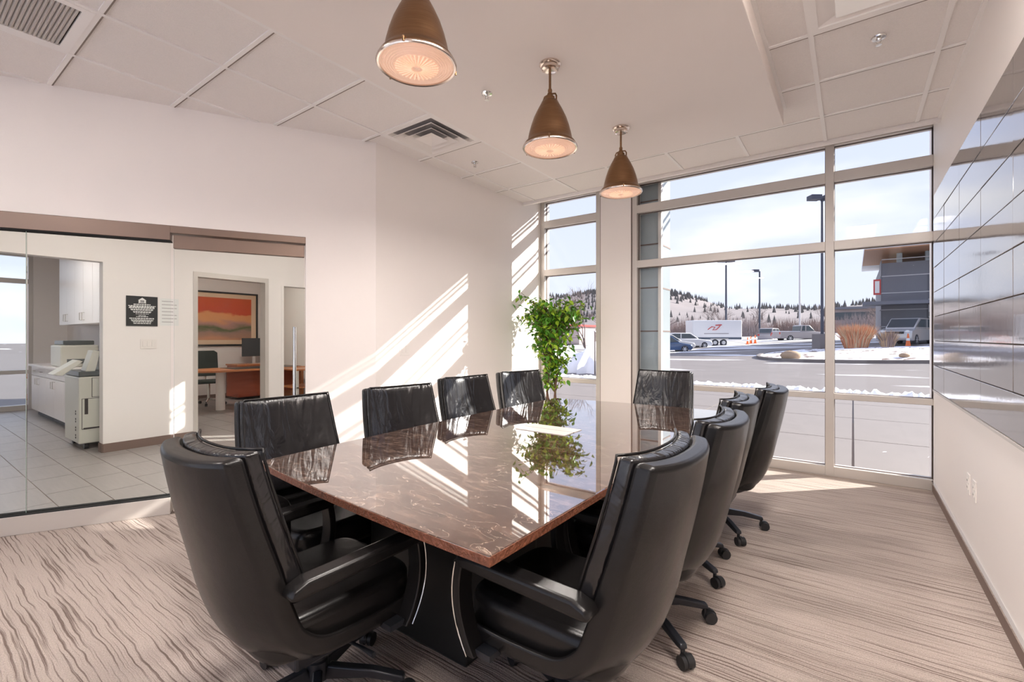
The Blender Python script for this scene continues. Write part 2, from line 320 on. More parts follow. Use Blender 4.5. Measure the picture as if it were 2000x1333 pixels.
# ------------------------------------------------------------------ mesh builder
class MB:
    def __init__(s): s.v = []; s.f = []
    def add(s, vs, fs, M=None):
        o = len(s.v)
        for p in vs:
            p = Vector(p)
            s.v.append(tuple(M @ p) if M is not None else tuple(p))
        for f in fs: s.f.append([i + o for i in f])
        return s
    def box(s, x0, x1, y0, y1, z0, z1, M=None):
        return s.add([(x0,y0,z0),(x1,y0,z0),(x1,y1,z0),(x0,y1,z0),(x0,y0,z1),(x1,y0,z1),(x1,y1,z1),(x0,y1,z1)],
                     [(0,3,2,1),(4,5,6,7),(0,1,5,4),(1,2,6,5),(2,3,7,6),(3,0,4,7)], M)
    def cyl(s, p0, p1, r0, r1=None, n=16, M=None):
        if r1 is None: r1 = r0
        p0, p1 = Vector(p0), Vector(p1); d = (p1 - p0).normalized()
        a = d.orthogonal().normalized(); b = d.cross(a)
        vs = []
        for p, r in ((p0, r0), (p1, r1)):
            for i in range(n):
                t = 2 * math.pi * i / n; vs.append(p + a * (r * math.cos(t)) + b * (r * math.sin(t)))
        fs = [(i, (i + 1) % n, n + (i + 1) % n, n + i) for i in range(n)] + [tuple(range(n - 1, -1, -1)), tuple(range(n, 2 * n))]
        return s.add(vs, fs, M)
    def lathe(s, prof, n=32, c=(0, 0, 0), M=None, a0=0.0):
        vs = []; fs = []
        for r, z in prof:
            for i in range(n):
                t = a0 + 2 * math.pi * i / n; vs.append((c[0] + r * math.cos(t), c[1] + r * math.sin(t), c[2] + z))
        m = len(prof)
        for j in range(m - 1):
            for i in range(n):
                k = (i + 1) % n; fs.append((j*n+i, j*n+k, (j+1)*n+k, (j+1)*n+i))
        if prof[0][0] > 1e-6: fs.append(tuple(range(n - 1, -1, -1)))
        if prof[-1][0] > 1e-6: fs.append(tuple(range((m - 1) * n, m * n)))
        return s.add(vs, fs, M)
    def prism(s, poly, z0, z1, M=None):
        n = len(poly)
        vs = [(x, y, z0) for x, y in poly] + [(x, y, z1) for x, y in poly]
        fs = [tuple(range(n - 1, -1, -1)), tuple(range(n, 2 * n))] + [(i, (i + 1) % n, n + (i + 1) % n, n + i) for i in range(n)]
        return s.add(vs, fs, M)
    def tube(s, pts, r, n=8, M=None):
        pts = [Vector(p) for p in pts]; vs = []; fs = []
        rr = r if isinstance(r, (list, tuple)) else [r] * len(pts)
        up = None
        for i, p in enumerate(pts):
            d = (pts[min(i + 1, len(pts) - 1)] - pts[max(i - 1, 0)]).normalized()
            if up is None: up = d.orthogonal().normalized()
            a = (up - d * up.dot(d)).normalized(); up = a; b = d.cross(a)
            for k in range(n):
                t = 2 * math.pi * k / n; vs.append(p + (a * math.cos(t) + b * math.sin(t)) * rr[i])
        for i in range(len(pts) - 1):
            for k in range(n):
                q = (k + 1) % n; fs.append((i*n+k, i*n+q, (i+1)*n+q, (i+1)*n+k))
        fs.append(tuple(range(n - 1, -1, -1))); fs.append(tuple(range((len(pts) - 1) * n, len(pts) * n)))
        return s.add(vs, fs, M)
    def ball(s, c, r, n=12, m=8, sc=(1, 1, 1), M=None):
        prof = [(r * math.sin(math.pi * j / m), -r * math.cos(math.pi * j / m)) for j in range(m + 1)]
        prof[0] = (1e-7, -r); prof[-1] = (1e-7, r)
        T = Matrix.Translation(c) @ Matrix.Diagonal((*sc, 1))
        if M is not None: T = M @ T
        return s.lathe(prof, n, M=T)
    def mesh(s, name, mat, smooth=None):
        me = bpy.data.meshes.new(name); me.from_pydata(s.v, [], s.f)
        bm = bmesh.new(); bm.from_mesh(me); bmesh.ops.recalc_face_normals(bm, faces=bm.faces); bm.to_mesh(me); bm.free()
        if mat is not None: me.materials.append(MATS[mat] if isinstance(mat, str) else mat)
        if smooth:
            me.polygons.foreach_set('use_smooth', [True] * len(me.polygons)); me.set_sharp_from_angle(angle=R(smooth))
        me.update(); return me
    def build(s, name, mat, parent=None, smooth=None, bevel=0, seg=2, loc=None, **tags):
        return link(name, s.mesh(name, mat, smooth), parent, bevel, seg, loc, **tags)

def link(name, me, parent=None, bevel=0, seg=2, loc=None, **tags):
    o = bpy.data.objects.new(name, me); col.objects.link(o)
    if parent is not None: o.parent = parent
    if loc is not None: o.location = loc
    if bevel:
        b = o.modifiers.new('bevel', 'BEVEL'); b.width = bevel; b.segments = seg; b.limit_method = 'ANGLE'; b.angle_limit = R(40); b.harden_normals = False
    tag(o, **tags)
    return o
def tag(o, label=None, cat=None, group=None, kind=None):
    if label: o['label'] = label
    if cat: o['category'] = cat
    if group: o['group'] = group
    if kind: o['kind'] = kind
    return o
def thing(name, label=None, cat=None, loc=(0, 0, 0), rz=0.0, group=None, kind=None, scale=None):
    o = bpy.data.objects.new(name, None); col.objects.link(o); o.empty_display_size = 0.1
    o.location = loc; o.rotation_euler = (0, 0, rz)
    if scale: o.scale = scale
    return tag(o, label, cat, group, kind)
def kids(o): return [c for c in bpy.data.objects if c.parent == o]
def copy_tree(o, parent=None):
    c = o.copy(); col.objects.link(c); c.parent = parent
    for ch in kids(o): copy_tree(ch, c)
    return c
def B(x0, x1, y0, y1, z0, z1, M=None): return MB().box(x0, x1, y0, y1, z0, z1, M)
ST = dict(kind='structure')

# ------------------------------------------------------------------ room dimensions (metres)
XR, XL, YW, ZC, ZS = 0.56, -3.43, 5.40, 3.05, 2.93       # right wall, left white wall, window plane, tile ceiling, soffit
YB = -1.85                                               # wall behind
CX_, CY_ = -3.43, 2.66                                   # corner where the glazed wall turns off
A = R(27.7)
D = Vector((-math.sin(A), -math.cos(A), 0)); N = Vector((-math.cos(A), math.sin(A), 0))
GW = Matrix(((D.x, N.x, 0, CX_), (D.y, N.y, 0, CY_), (0, 0, 1, 0), (0, 0, 0, 1)))  # (along, outwards, up)
TEND = (CY_ - YB) / math.cos(A)
XC = -6.95                                               # far wall of the corridor
def gw(t, n, z): return tuple(GW @ Vector((t, n, z)))

# ------------------------------------------------------------------ floors
gp0, gp1 = gw(0, 0, 0), gw(TEND, 0, 0)
MB().prism([(XR, YB), (XR, YW + 0.1), (XL, YW + 0.1), (XL, CY_), (gp1[0], YB)], -0.12, 0.0).build('floor', 'carpet', **ST)
cf = MB().prism([(gp1[0], YB), (XL, CY_), (XL, YW + 0.1), (-12.3, YW + 0.1), (-12.3, YB)], -0.12, -0.004).build('floor_corridor', 'joint_and_shadow', **ST)
# corridor stone floor tiles, long side across the corridor
tmesh = {}
def floor_tile(x0, x1, y0, y1):
    g = 0.003
    k = (round(x1 - x0, 3), round(y1 - y0, 3))
    if k not in tmesh: tmesh[k] = B(g, k[0] - g, g, k[1] - g, -0.004, 0.0).mesh('floor_tile', 'floor_stone')
    link('floor_tile', tmesh[k], cf, loc=(x0, y0, 0))
j = 0
y = -1.56
while y < 5.2:
    x = -12.2 + (0.305 if j % 2 else 0.0)
    if j % 2: floor_tile(-12.2, -11.895, y, y + 0.305)
    while x < -3.5:
        x1 = min(x + 0.61, -3.45)
        tx = XL - (CY_ - y) * math.tan(A) if y < CY_ else XL
        if x1 > tx - 0.02: break
        floor_tile(x, x1, y, y + 0.305)
        x += 0.61
    y += 0.305; j += 1

# ------------------------------------------------------------------ ceiling: grid, acoustic tiles, dropped plaster soffit
ceil = B(-6.2, XR + 0.1, YB, 4.95, ZC + 0.03, ZC + 0.06).build('ceiling', 'joint_and_shadow', **ST)
GX = [-0.196 + 0.61 * k for k in range(-9, 3)]
GY = [3.17 + 0.61 * k for k in range(-9, 3)]
SX0, SX1, SY1 = -2.45, -0.425, 4.08
def clip(poly, a, b, c):                                   # keep a*x+b*y<=c
    out = []
    for i in range(len(poly)):
        p, q = poly[i], poly[(i + 1) % len(poly)]
        fp, fq = a*p[0]+b*p[1]-c, a*q[0]+b*q[1]-c
        if fp <= 0: out.append(p)
        if (fp < 0) != (fq < 0):
            t = fp / (fp - fq); out.append((p[0]+(q[0]-p[0])*t, p[1]+(q[1]-p[1])*t))
    return out
def area(p): return abs(sum(p[i][0]*p[(i+1) % len(p)][1]-p[(i+1) % len(p)][0]*p[i][1] for i in range(len(p)))) / 2 if len(p) > 2 else 0
DIFF = (-3.246, 2.56); GRILLE = (-3.856, 0.12); TROFF = (-0.196, 2.56)
SPECIAL = [DIFF, GRILLE, TROFF]
ADDED_FILL = [(-0.196, 0.73), (-0.196, -0.49), (-3.246, -1.10), (-0.196, 1.34)]  # cells of the added troffers, all out of view
full = B(0.006, 0.604, 0.006, 0.604, 0.004, 0.02).mesh('ceiling_tile', 'acoustic')
for gx in GX:
    for gy in GY:
        if gy + 0.61 < YB: continue
        if gx > SX0 + 0.0 - 0.01 and gx + 0.61 < SX1 + 0.01 and gy + 0.61 < SY1: continue
        if any(abs(gx-a) < 0.02 and abs(gy-b) < 0.02 for a, b in SPECIAL + ADDED_FILL): continue
        p = [(gx+0.006, gy+0.006), (gx+0.604, gy+0.006), (gx+0.604, gy+0.604), (gx+0.006, gy+0.604)]
        fa = area(p)
        p = clip(p, 1, 0, XR); p = clip(p, -1, 0, -XL) if gy >= CY_ - 0.61 and gy + 0.61 > CY_ and False else p
        p = clip(p, 0, 1, 4.945); p = clip(p, 0, -1, -YB)
        # left side: white wall beyond the corner, glazed wall before it
        if gy >= CY_: p = clip(p, -1, 0, -XL)
        else: p = clip(p, N.x, N.y, N.x*CX_+N.y*CY_) if gy + 0.61 <= CY_ + 0.4 else p
        if gy < CY_ < gy + 0.61: p = clip(p, -1, 0, -(XL - 0.02))
        if area(p) < 0.003: continue
        if area(p) > fa - 1e-4: link('ceiling_tile', full, ceil, loc=(gx, gy, ZC))
        else:
            MB().prism([(a-gx, b-gy) for a, b in p], 0.004, 0.02).build('ceiling_tile', 'acoustic', ceil, loc=(gx, gy, ZC))
for gx in GX:
    if SX0 + 0.1 < gx < SX1 - 0.1:
        B(gx-0.013, gx+0.013, SY1, 4.94, ZC-0.004, ZC+0.004).build('grid_runner', 'grid_white', ceil); continue
    y0 = YB
    if gx < XL: y0 = YB; y1 = CY_ - (XL - gx) / math.tan(A)
    else: y1 = 4.94
    if y1 - y0 < 0.1 or gx > XR: continue
    B(gx-0.013, gx+0.013, y0, y1, ZC-0.004, ZC+0.004).build('grid_runner', 'grid_white', ceil)
for gy in GY:
    if gy < YB or gy > 4.9: continue
    x0 = XL if gy >= CY_ else XL - (CY_ - gy) * math.tan(A)
    spans = [(x0, SX0), (SX1, XR)] if gy < SY1 else [(x0, XR)]
    for a, b in spans:
        B(a, b, gy-0.012, gy+0.012, ZC-0.003, ZC+0.004).build('grid_cross_tee', 'grid_white', ceil)
        B(a, b, gy+0.012, gy+0.020, ZC-0.0025, ZC+0.004).build('painted_tee_shadow', 'joint_and_shadow', ceil)  # dark strip paints a shadow line along the tee
B(XR-0.022, XR, YB, 4.95, ZC-0.004, ZC+0.004).build('wall_angle', 'grid_white', ceil)
B(SX0-0.02, SX0, YB, SY1, ZC-0.004, ZC+0.004).build('wall_angle', 'grid_white', ceil)
B(SX1, SX1+0.02, YB, SY1, ZC-0.004, ZC+0.004).build('wall_angle', 'grid_white', ceil)
B(SX0, SX1, YB, SY1, ZS, ZC+0.03).build('ceiling_soffit', 'ceiling_paint', bevel=0.004, **ST)
# window pocket above the glass
pk = MB().box(XL, XR, 4.95, 4.99, ZC-0.03, 3.42).box(XL-0.1, XR+0.1, 4.95, YW+0.2, 3.40, 3.45)
pk.build('trim_1', 'white_paint', **ST)
roof = B(-12.6, 3.0, -2.3, YW+0.30, 3.50, 3.75).build('roof', 'concrete', **ST)

# troffers (recessed lights)
def troffer(gx, gy, lens, label, group=None):
    t = thing('ceiling_light', label, 'light', (gx, gy, ZC), group=group)
    w = 0.61
    fr = MB().box(0.013, w-0.013, 0.013, 0.04, -0.004, 0.02).box(0.013, w-0.013, w-0.04, w-0.013, -0.004, 0.02)
    fr.box(0.013, 0.04, 0.04, w-0.04, -0.004, 0.02).box(w-0.04, w-0.013, 0.04, w-0.04, -0.004, 0.02)
    fr.build('frame', 'grid_white', t)
    MB().add([(0.04,0.04,0.005),(w-0.04,0.04,0.005),(w-0.04,w-0.04,0.005),(0.04,w-0.04,0.005),(0.12,0.08,0.026),(w-0.12,0.08,0.026),(w-0.12,w-0.08,0.026),(0.12,w-0.08,0.026)],
             [(0,1,5,4),(1,2,6,5),(2,3,7,6),(3,0,4,7)]).build('reflector', 'white_paint', t)
    B(0.12, w-0.12, 0.08, w-0.08, 0.0, 0.024).build('diffuser', lens, t, bevel=0.006)
    return t
troffer(*TROFF, 'troffer_lens_dim', 'white square recessed ceiling light in the grid beside the tiled wall')
for a, b in ADDED_FILL:  # troffers added out of view to brighten the room
    troffer(a, b, 'fill_troffer_lens', 'added unseen fill light recessed in the acoustic tile grid', 'added unseen ceiling fill lights')
# air diffuser (four-way)
t = thing('air_diffuser', 'white square four-way air diffuser in the ceiling over the white wall', 'vent', (DIFF[0], DIFF[1], ZC))
def ring(mb, a0, z0, a1, z1, th=0.004, c=0.305):
    vs = []
    for a, z in ((a0, z0), (a1, z1), (a1, z1+th), (a0, z0+th)):
        vs += [(c-a, c-a, z), (c+a, c-a, z), (c+a, c+a, z), (c-a, c+a, z)]
    fs = []
    for k in range(4):
        for i in range(4):
            q = (i+1) % 4; n2 = (k+1) % 4; fs.append((k*4+i, k*4+q, n2*4+q, n2*4+i))
    return mb.add(vs, fs)
ring(MB(), 0.292, -0.004, 0.262, -0.004).build('frame', 'grid_white', t)
ring(MB(), 0.262, -0.004, 0.235, 0.02).build('neck', 'plastic_white', t)
ring(MB(), 0.232, -0.022, 0.165, 0.016).build('cone', 'plastic_white', t)
ring(MB(), 0.160, -0.022, 0.10, 0.016).build('cone', 'plastic_white', t)
MB().add([(0.305-0.10,0.305-0.10,-0.022),(0.305+0.10,0.305-0.10,-0.022),(0.305+0.10,0.305+0.10,-0.022),(0.305-0.10,0.305+0.10,-0.022),(0.305,0.305,0.014)],
         [(0,1,4),(1,2,4),(2,3,4),(3,0,4)]).build('centre_cone', 'plastic_white', t)
B(0.05, 0.56, 0.05, 0.56, 0.022, 0.026).build('duct_opening', 'shade_grey', t)
# return grille
t = thing('return_grille', 'grey louvred return air grille in the ceiling above the glazed wall', 'vent', (GRILLE[0], GRILLE[1], ZC))
ring(MB(), 0.292, -0.006, 0.245, -0.002, 0.012).build('frame', 'grid_white', t)
B(0.06, 0.55, 0.06, 0.55, 0.022, 0.026).build('backing', 'slot_dark', t)
lm = B(0, 0.495, -0.006, 0.006, -0.002, 0.02, Matrix.Rotation(R(32), 4, 'X')).mesh('louvre', 'aluminium')
for k in range(26):
    link('louvre', lm, t, loc=(0.0575, 0.072 + k * 0.0186, 0.002))
# sprinklers
def sprinkler(x, y, zc, label):
    s = thing('sprinkler', label, 'sprinkler', (x, y, zc))
    MB().lathe([(1e-6, -0.001), (0.037, -0.001), (0.034, -0.008), (0.015, -0.012), (0.012, -0.02), (1e-6, -0.02)], 20).build('escutcheon', 'chrome', s, smooth=40)
    MB().tube([(-0.006, 0, -0.018), (-0.012, 0, -0.028), (-0.004, 0, -0.044)], 0.003, 6).tube([(0.006, 0, -0.018), (0.012, 0, -0.028), (0.004, 0, -0.044)], 0.003, 6).build('yoke', 'chrome', s, smooth=40)
    MB().lathe([(1e-6, -0.048), (0.016, -0.047), (0.016, -0.044), (1e-6, -0.044)], 14).build('deflector', 'chrome', s)
sprinkler(-3.02, 3.53, ZC+0.004, 'chrome fire sprinkler in the acoustic ceiling above the white wall')
sprinkler(0.12, 3.43, ZC+0.004, 'chrome fire sprinkler in the acoustic ceiling beside the tiled wall')
sprinkler(-1.95, 2.40, ZS, 'chrome fire sprinkler in the smooth plaster ceiling next to the pendants')

# ------------------------------------------------------------------ walls
wr = B(XR, XR+0.15, YB, YW+0.25, -0.1, 3.5).build('wall_right', 'wall_paint', **ST)
MB().box(gp1[0]-0.3, -4.9, YB-0.15, YB, -0.1, 3.5).box(0.3, XR+0.15, YB-0.15, YB, -0.1, 3.5).box(-4.9, 0.3, YB-0.15, YB, 3.0, 3.5).box(-4.9, 0.3, YB-0.15, YB, -0.1, 0.1).build('wall_back', 'wall_paint', **ST)
w = thing('window_7', kind='structure')  # unseen window added behind the camera to let more daylight in
for x0, x1 in ((-4.9, -4.84), (-3.2, -3.13), (-1.47, -1.40), (0.24, 0.3)): B(x0, x1, YB-0.13, YB, 0.1, 3.0).build('mullion', 'aluminium', w)
for x0, x1 in ((-4.84, -3.2), (-3.13, -1.47), (-1.40, 0.24)):
    for z0, z1 in ((0.1, 0.16), (2.155, 2.24), (2.95, 3.0)): B(x0, x1, YB-0.13, YB, z0, z1).build('transom', 'aluminium', w)
    for z0, z1 in ((0.16, 2.155), (2.24, 2.95)): B(x0, x1, YB-0.08, YB-0.072, z0, z1).build('pane', 'window_glass', w)
MB().prism([(XL, CY_), (XL, YW-0.13), (XL-0.12, YW-0.13), (XL-0.12, CY_+0.03)], 0, 3.5).build('wall_left', 'wall_paint', **ST)
g = MB().box(0.571-0.571, 0.571, 0, 0.12, 0, 3.5, GW).box(0.571, TEND+0.1, 0, 0.12, 2.16, 3.5, GW)
g.build('wall_glazed', 'wall_paint', **ST)
# baseboards
bb = MB().box(XR-0.010, XR, YB, YW-0.02, 0, 0.078); bb.build('baseboard_right', 'brown_base', **ST)
MB().box(XR-0.016, XR, YB, YW-0.02, 0.078, 0.092).build('trim_2', 'chrome', **ST)
MB().box(XL, XL+0.010, CY_, YW-0.13, 0, 0.10).build('baseboard_left', 'brown_base', **ST)
# glossy wall tiles
TZ, TH_, TW = 0.885, 0.2035, 0.622
tm = B(0.0, 0.012, 0.0025, TW-0.0025, 0.0025, TH_-0.0025).mesh('wall_tile', 'wall_tile')
B(XR-0.004, XR+0.001, YB+0.2, YW-0.14, TZ, TZ+8*TH_).build('tile_grout', 'joint_and_shadow', wr)
for cidx in range(11):
    y0 = YW - 0.14 - TW * (cidx + 1) + 0.07
    if y0 < YB: break
    for r_ in range(8):
        y1w = TW - 0.0025
        if cidx == 0: me = B(0.0, 0.012, 0.0025, TW-0.075, 0.0025, TH_-0.0025).mesh('wall_tile', 'wall_tile') if r_ == 0 else me
        o = link('wall_tile', me if cidx == 0 else tm, wr, loc=(XR-0.014+random.uniform(-0.0006, 0.0006), y0, TZ + r_*TH_), bevel=0.0015, seg=1)
        o.rotation_euler = (0, random.uniform(-0.003, 0.003), random.uniform(-0.003, 0.003))
B(XR-0.02, XR+0.001, YB+0.2, YW-0.14, TZ-0.014, TZ).build('tile_edge_trim', 'aluminium', wr)

def plate(name, label, x, y, z, w, h, nx, gangs=1, kind='outlet', cat='outlet'):
    p = thing(name, label, cat, (x, y, z))
    B(min(0, nx*0.006), max(0, nx*0.006), -w/2, w/2, -h/2, h/2).build('cover', 'plastic_white', p, bevel=0.002)
    for k in range(gangs):
        yy = (k - (gangs-1)/2) * 0.046
        if kind == 'outlet':
            for zz in (-0.02, 0.02):
                B(min(nx*0.006, nx*0.009), max(nx*0.006, nx*0.009), yy-0.016, yy+0.016, zz-0.013, zz+0.013).build('socket', 'plastic_white', p)
                for q in (-0.006, 0.006):
                    B(min(nx*0.009, nx*0.0095), max(nx*0.009, nx*0.0095), yy+q-0.0012, yy+q+0.0012, zz-0.005, zz+0.005).build('slot', 'slot_dark', p)
        else:
            B(min(nx*0.006, nx*0.010), max(nx*0.006, nx*0.010), yy-0.016, yy+0.016, -0.033, 0.033).build('rocker', 'plastic_white', p, bevel=0.002)
    return p
plate('wall_outlet', 'white outlet plate low on the wall below the tiles, closer to the window', XR, 3.86, 0.45, 0.078, 0.118, -1)
plate('wall_outlet', 'white outlet plate low on the wall below the tiles, farther from the window', XR, 3.69, 0.45, 0.078, 0.118, -1)
plate('light_switch', 'white double rocker switch plate on the sunlit white wall', XL, 2.99, 1.21, 0.118, 0.118, 1, 2, 'switch', 'switch')

# ------------------------------------------------------------------ facade and windows
FD = 0.13                                                  # frame depth, inner face at YW
def frame_bar(win, x0, x1, z0, z1, name, y0=None, y1=None):
    return B(x0, x1, YW if y0 is None else y0, YW+FD if y1 is None else y1, z0, z1).build(name, 'aluminium', win, bevel=0.003)
HEAD = 3.15
def glazing(wname, xs, label, x_jamb0, x_jamb1):
    w = thing(wname, kind='structure')
    xe = [x_jamb0] + [q for m in xs for q in m] + [x_jamb1]
    frame_bar(w, xe[0], xe[-1], HEAD, 3.42, 'head')
    frame_bar(w, xe[0]-0.06, xe[0], 0.0, 3.42, 'jamb'); frame_bar(w, xe[-1], xe[-1]+0.07, 0.0, 3.42, 'jamb')
    for a, b in xs: frame_bar(w, a, b, 0.0, HEAD, 'mullion')
    for i in range(0, len(xe), 2):
        a, b = xe[i], xe[i+1]
        frame_bar(w, a, b, 0.0, 0.092, 'sill')
        frame_bar(w, a, b, 0.735, 0.79, 'rail'); frame_bar(w, a, b, 2.155, 2.24, 'transom'); frame_bar(w, a, b, 2.805, 2.90, 'transom')
        for z0, z1 in ((0.092, 0.735), (0.79, 2.155), (2.24, 2.805), (2.90, HEAD)):
            # thin dark gasket round each pane and the pane itself
            gk = MB().box(a, b, YW+0.05, YW+0.072, z1-0.006, z1).box(a, b, YW+0.05, YW+0.072, z0, z0+0.004)
            gk.box(a, a+0.005, YW+0.05, YW+0.072, z0, z1).box(b-0.005, b, YW+0.05, YW+0.072, z0, z1).build('gasket', 'dark_alu', w)
            B(a, b, YW+0.058, YW+0.066, z0, z1).build('pane', 'window_glass', w)
    return w
glazing('window_1', [(-0.215, -0.145)], '', -2.085, XR-0.0)
glazing('window_2', [], '', -3.385, -2.62)
MB().box(-2.55, -2.155, YW-0.012, YW+FD+0.01, 0, 3.42).build('wall_front', 'wall_paint', **ST)
MB().box(-2.560, -2.550, YW-0.002, YW+0.02, 0, 3.42).box(-2.155, -2.145, YW-0.002, YW+0.02, 0, 3.42).build('trim_3', 'dark_alu', **ST)
MB().box(XL-0.12, -3.445, YW-0.13, YW+FD, 0, 3.5).build('trim_4', 'wall_paint', **ST)
# front walls of the neighbouring rooms with their windows
fw = MB().box(-12.5, -4.35, YW, YW+0.2, -0.1, 3.5).box(-3.6, -3.445, YW, YW+0.2, -0.1, 3.5)
fw.box(-12.5, -3.5, YW, YW+0.2, 3.0, 3.5).box(XR+0.07, 3.0, YW, YW+0.25, -0.1, 3.5).box(-12.5, XR+0.1, YW, YW+0.25, 3.42, 3.5)
fw.build('wall_facade', 'wall_paint', **ST)
for wi, (a, b) in enumerate(((-4.35, -3.6),)):
    w = thing('window_%d' % (wi+3), kind='structure')
    m_ = (a+b)/2
    for x0, x1 in ((a, a+0.05), (m_-0.03, m_+0.03), (b-0.05, b)): frame_bar(w, x0, x1, 0, 3.0, 'mullion')
    for z0, z1 in ((0, 0.09), (0.735, 0.79), (2.155, 2.24), (2.9, 3.0)):
        frame_bar(w, a+0.05, m_-0.03, z0, z1, 'transom'); frame_bar(w, m_+0.03, b-0.05, z0, z1, 'transom')
    for x0, x1 in ((a+0.05, m_-0.03), (m_+0.03, b-0.05)):
        for z0, z1 in ((0.09, 0.735), (0.79, 2.155), (2.24, 2.9)):
            B(x0, x1, YW+0.058, YW+0.066, z0, z1).build('pane', 'window_glass', w)
# outside column and sunshade
c = thing('facade_column', 'grey panelled metal column outside the window beside the glass', 'column', (-2.0, 5.74, 0))
B(-0.10, 0.14, -0.22, 0.20, -0.06, 3.9).build('core', 'ext_column', c, bevel=0.004)
for k in range(7):
    B(-0.104, 0.144, -0.224, 0.204, 0.35+k*0.52, 0.366+k*0.52).build('panel_joint', 'dark_alu', c)
B(0.14, 0.175, -0.25, -0.19, -0.06, 3.9).build('corner_cover', 'ext_column_alu', c); B(-0.135, -0.10, -0.25, -0.19, -0.06, 3.9).build('corner_cover', 'ext_column_alu', c)
s = thing('sunshade', 'aluminium blade sunshade above the conference room windows outside', 'sunshade', (0, 0, 3.85))
for q in (1.197, 1.277, 1.92, 2.06):
    MB().cyl((-4.2, YW+q, 0), (2.2, YW+q, 0), 0.019, n=8).build('blade', 'aluminium', s, smooth=40)
for x in (-4.15, 2.15):
    B(x-0.02, x+0.02, YW+0.2, YW+2.1, 0.013, 0.07).build('bracket', 'aluminium', s)
# roller shade boxes in the pocket
for i, (a, b, lb) in enumerate(((-2.05, -0.25, 'grey fabric roller shade rolled up over the widest window'), (-0.12, 0.52, 'grey fabric roller shade rolled up over the window next to the tiles'), (-3.36, -2.64, 'grey fabric roller shade rolled up over the narrow window'))):
    t = thing('roller_shade', lb, 'shade', (a, YW-0.10, 3.19))
    MB().cyl((0.03, 0, 0.04), (b-a-0.03, 0, 0.04), 0.035, n=20).build('fabric_roll', 'shade_grey', t, smooth=40)
    B(0, 0.03, -0.045, 0.11, -0.01, 0.22).build('bracket', 'white_paint', t); B(b-a-0.03, b-a, -0.045, 0.11, -0.01, 0.22).build('bracket', 'white_paint', t)

# ------------------------------------------------------------------ glazed partition and glass door
w = thing('window_4', kind='structure')
w.matrix_world = GW
def gpart(a, b, n0, n1, z0, z1, name, mat, par, bev=0.0): return B(a, b, n0, n1, z0, z1).build(name, mat, par, bevel=bev)
gpart(1.50, TEND, 0.0, 0.10, 0.0, 0.125, 'sill', 'aluminium', w, 0.003)
gpart(1.50, TEND, 0.0, 0.10, 2.05, 2.16, 'header', 'bronze_rail', w, 0.003)
gpart(1.50, TEND, 0.002, 0.098, 2.044, 2.05, 'dark_joint', 'black_gap', w); gpart(1.50, TEND, 0.002, 0.098, 0.125, 0.130, 'dark_joint', 'black_gap', w)  # solid black strips between the rails and the glass
gpart(1.505, 2.308, 0.045, 0.057, 0.13, 2.044, 'pane', 'partition_glass', w); gpart(2.312, TEND, 0.045, 0.057, 0.13, 2.044, 'pane', 'partition_glass', w)
gpart(2.3085, 2.3115, 0.045, 0.057, 0.13, 2.044, 'glass_joint', 'glass_edge', w)
gpart(0.571, 1.50, 0.0, 0.10, 2.105, 2.16, 'door_header', 'bronze_rail', w, 0.003)
d = thing('door_1', kind='structure'); d.matrix_world = GW
gpart(0.580, 1.486, 0.03, 0.075, 1.995, 2.095, 'top_rail', 'bronze_rail', d, 0.003)
gpart(0.580, 1.486, 0.03, 0.075, 0.008, 0.105, 'bottom_rail', 'aluminium', d, 0.003)
gpart(0.582, 1.484, 0.046, 0.058, 0.105, 1.995, 'pane', 'partition_glass', d)
gpart(1.484, 1.4865, 0.046, 0.058, 0.105, 1.995, 'glass_edge', 'print_white', d)
for n_ in (0.005, 0.10):
    MB().cyl((0.655, n_, 0.80), (0.655, n_, 1.41), 0.013, n=14).build('handle', 'chrome', d, smooth=40)
for zz in (0.9, 1.32):
    MB().cyl((0.655, 0.0, zz), (0.655, 0.105, zz), 0.008, n=10).build('handle_bolt', 'chrome', d, smooth=40)

# ------------------------------------------------------------------ corridor, copy room and office beyond the glass
cw = MB()
cw.box(XC-0.14, XC, 1.59, 2.50, 0, 3.0)                # wall with the notice
cw.box(XC-0.14, XC, -2.0, 1.59, 2.19, 3.0)             # over the copy room opening
cw.box(XC-0.14, XC, 2.50, 3.47, 2.185, 3.0)            # over the office door
cw.box(XC-0.14, XC, 3.47, 3.66, 0, 3.0)
cw.box(XC-0.14, XC, 3.66, 4.6, 2.10, 3.0); cw.box(XC-0.14, XC, 4.6, YW, 0, 3.0)
cw.build('wall_corridor', 'white_paint', **ST)
bbm = MB().box(XC, XC+0.012, 1.59, 2.50, 0, 0.10).box(XC-0.152, XC-0.14, 1.59, 2.50, 0, 0.10).box(XC-0.14, XC, 1.578, 1.59, 0, 0.10).box(XC, XC+0.012, 3.47, 3.66, 0, 0.10)
bbm.build('baseboard_corridor', 'brown_base', **ST)
MB().box(-12.4, XC-0.14, 2.265, 2.36, 0, 3.0).build('wall_office_side', 'wall_paint', **ST)
MB().box(-11.3, -11.15, 2.36, YW, 0, 3.0).build('wall_office_back', 'wall_paint', **ST)
MB().box(-11.15, -11.138, 2.36, YW, 0, 0.10).build('baseboard_office', 'brown_base', **ST)
MB().box(-12.4, -12.2, 1.80, 2.4, 0, 3.1).box(-12.4, -12.2, -1.9, -1.5, 0, 3.1).box(-12.4, -12.2, -1.5, 1.8, 2.86, 3.1).build('wall_copy_back', 'wall_paint', **ST)
MB().box(-12.4, gp1[0]-0.05, -2.0, -1.86, 0, 3.1).build('wall_copy_side', 'wall_paint', **ST)
MB().prism([(gp1[0]-0.1, YB), (XL-0.16, CY_), (XL-0.16, YW), (-12.4, YW), (-12.4, YB)], 2.95, 3.02).build('ceiling_corridor', 'ceiling_paint', **ST)
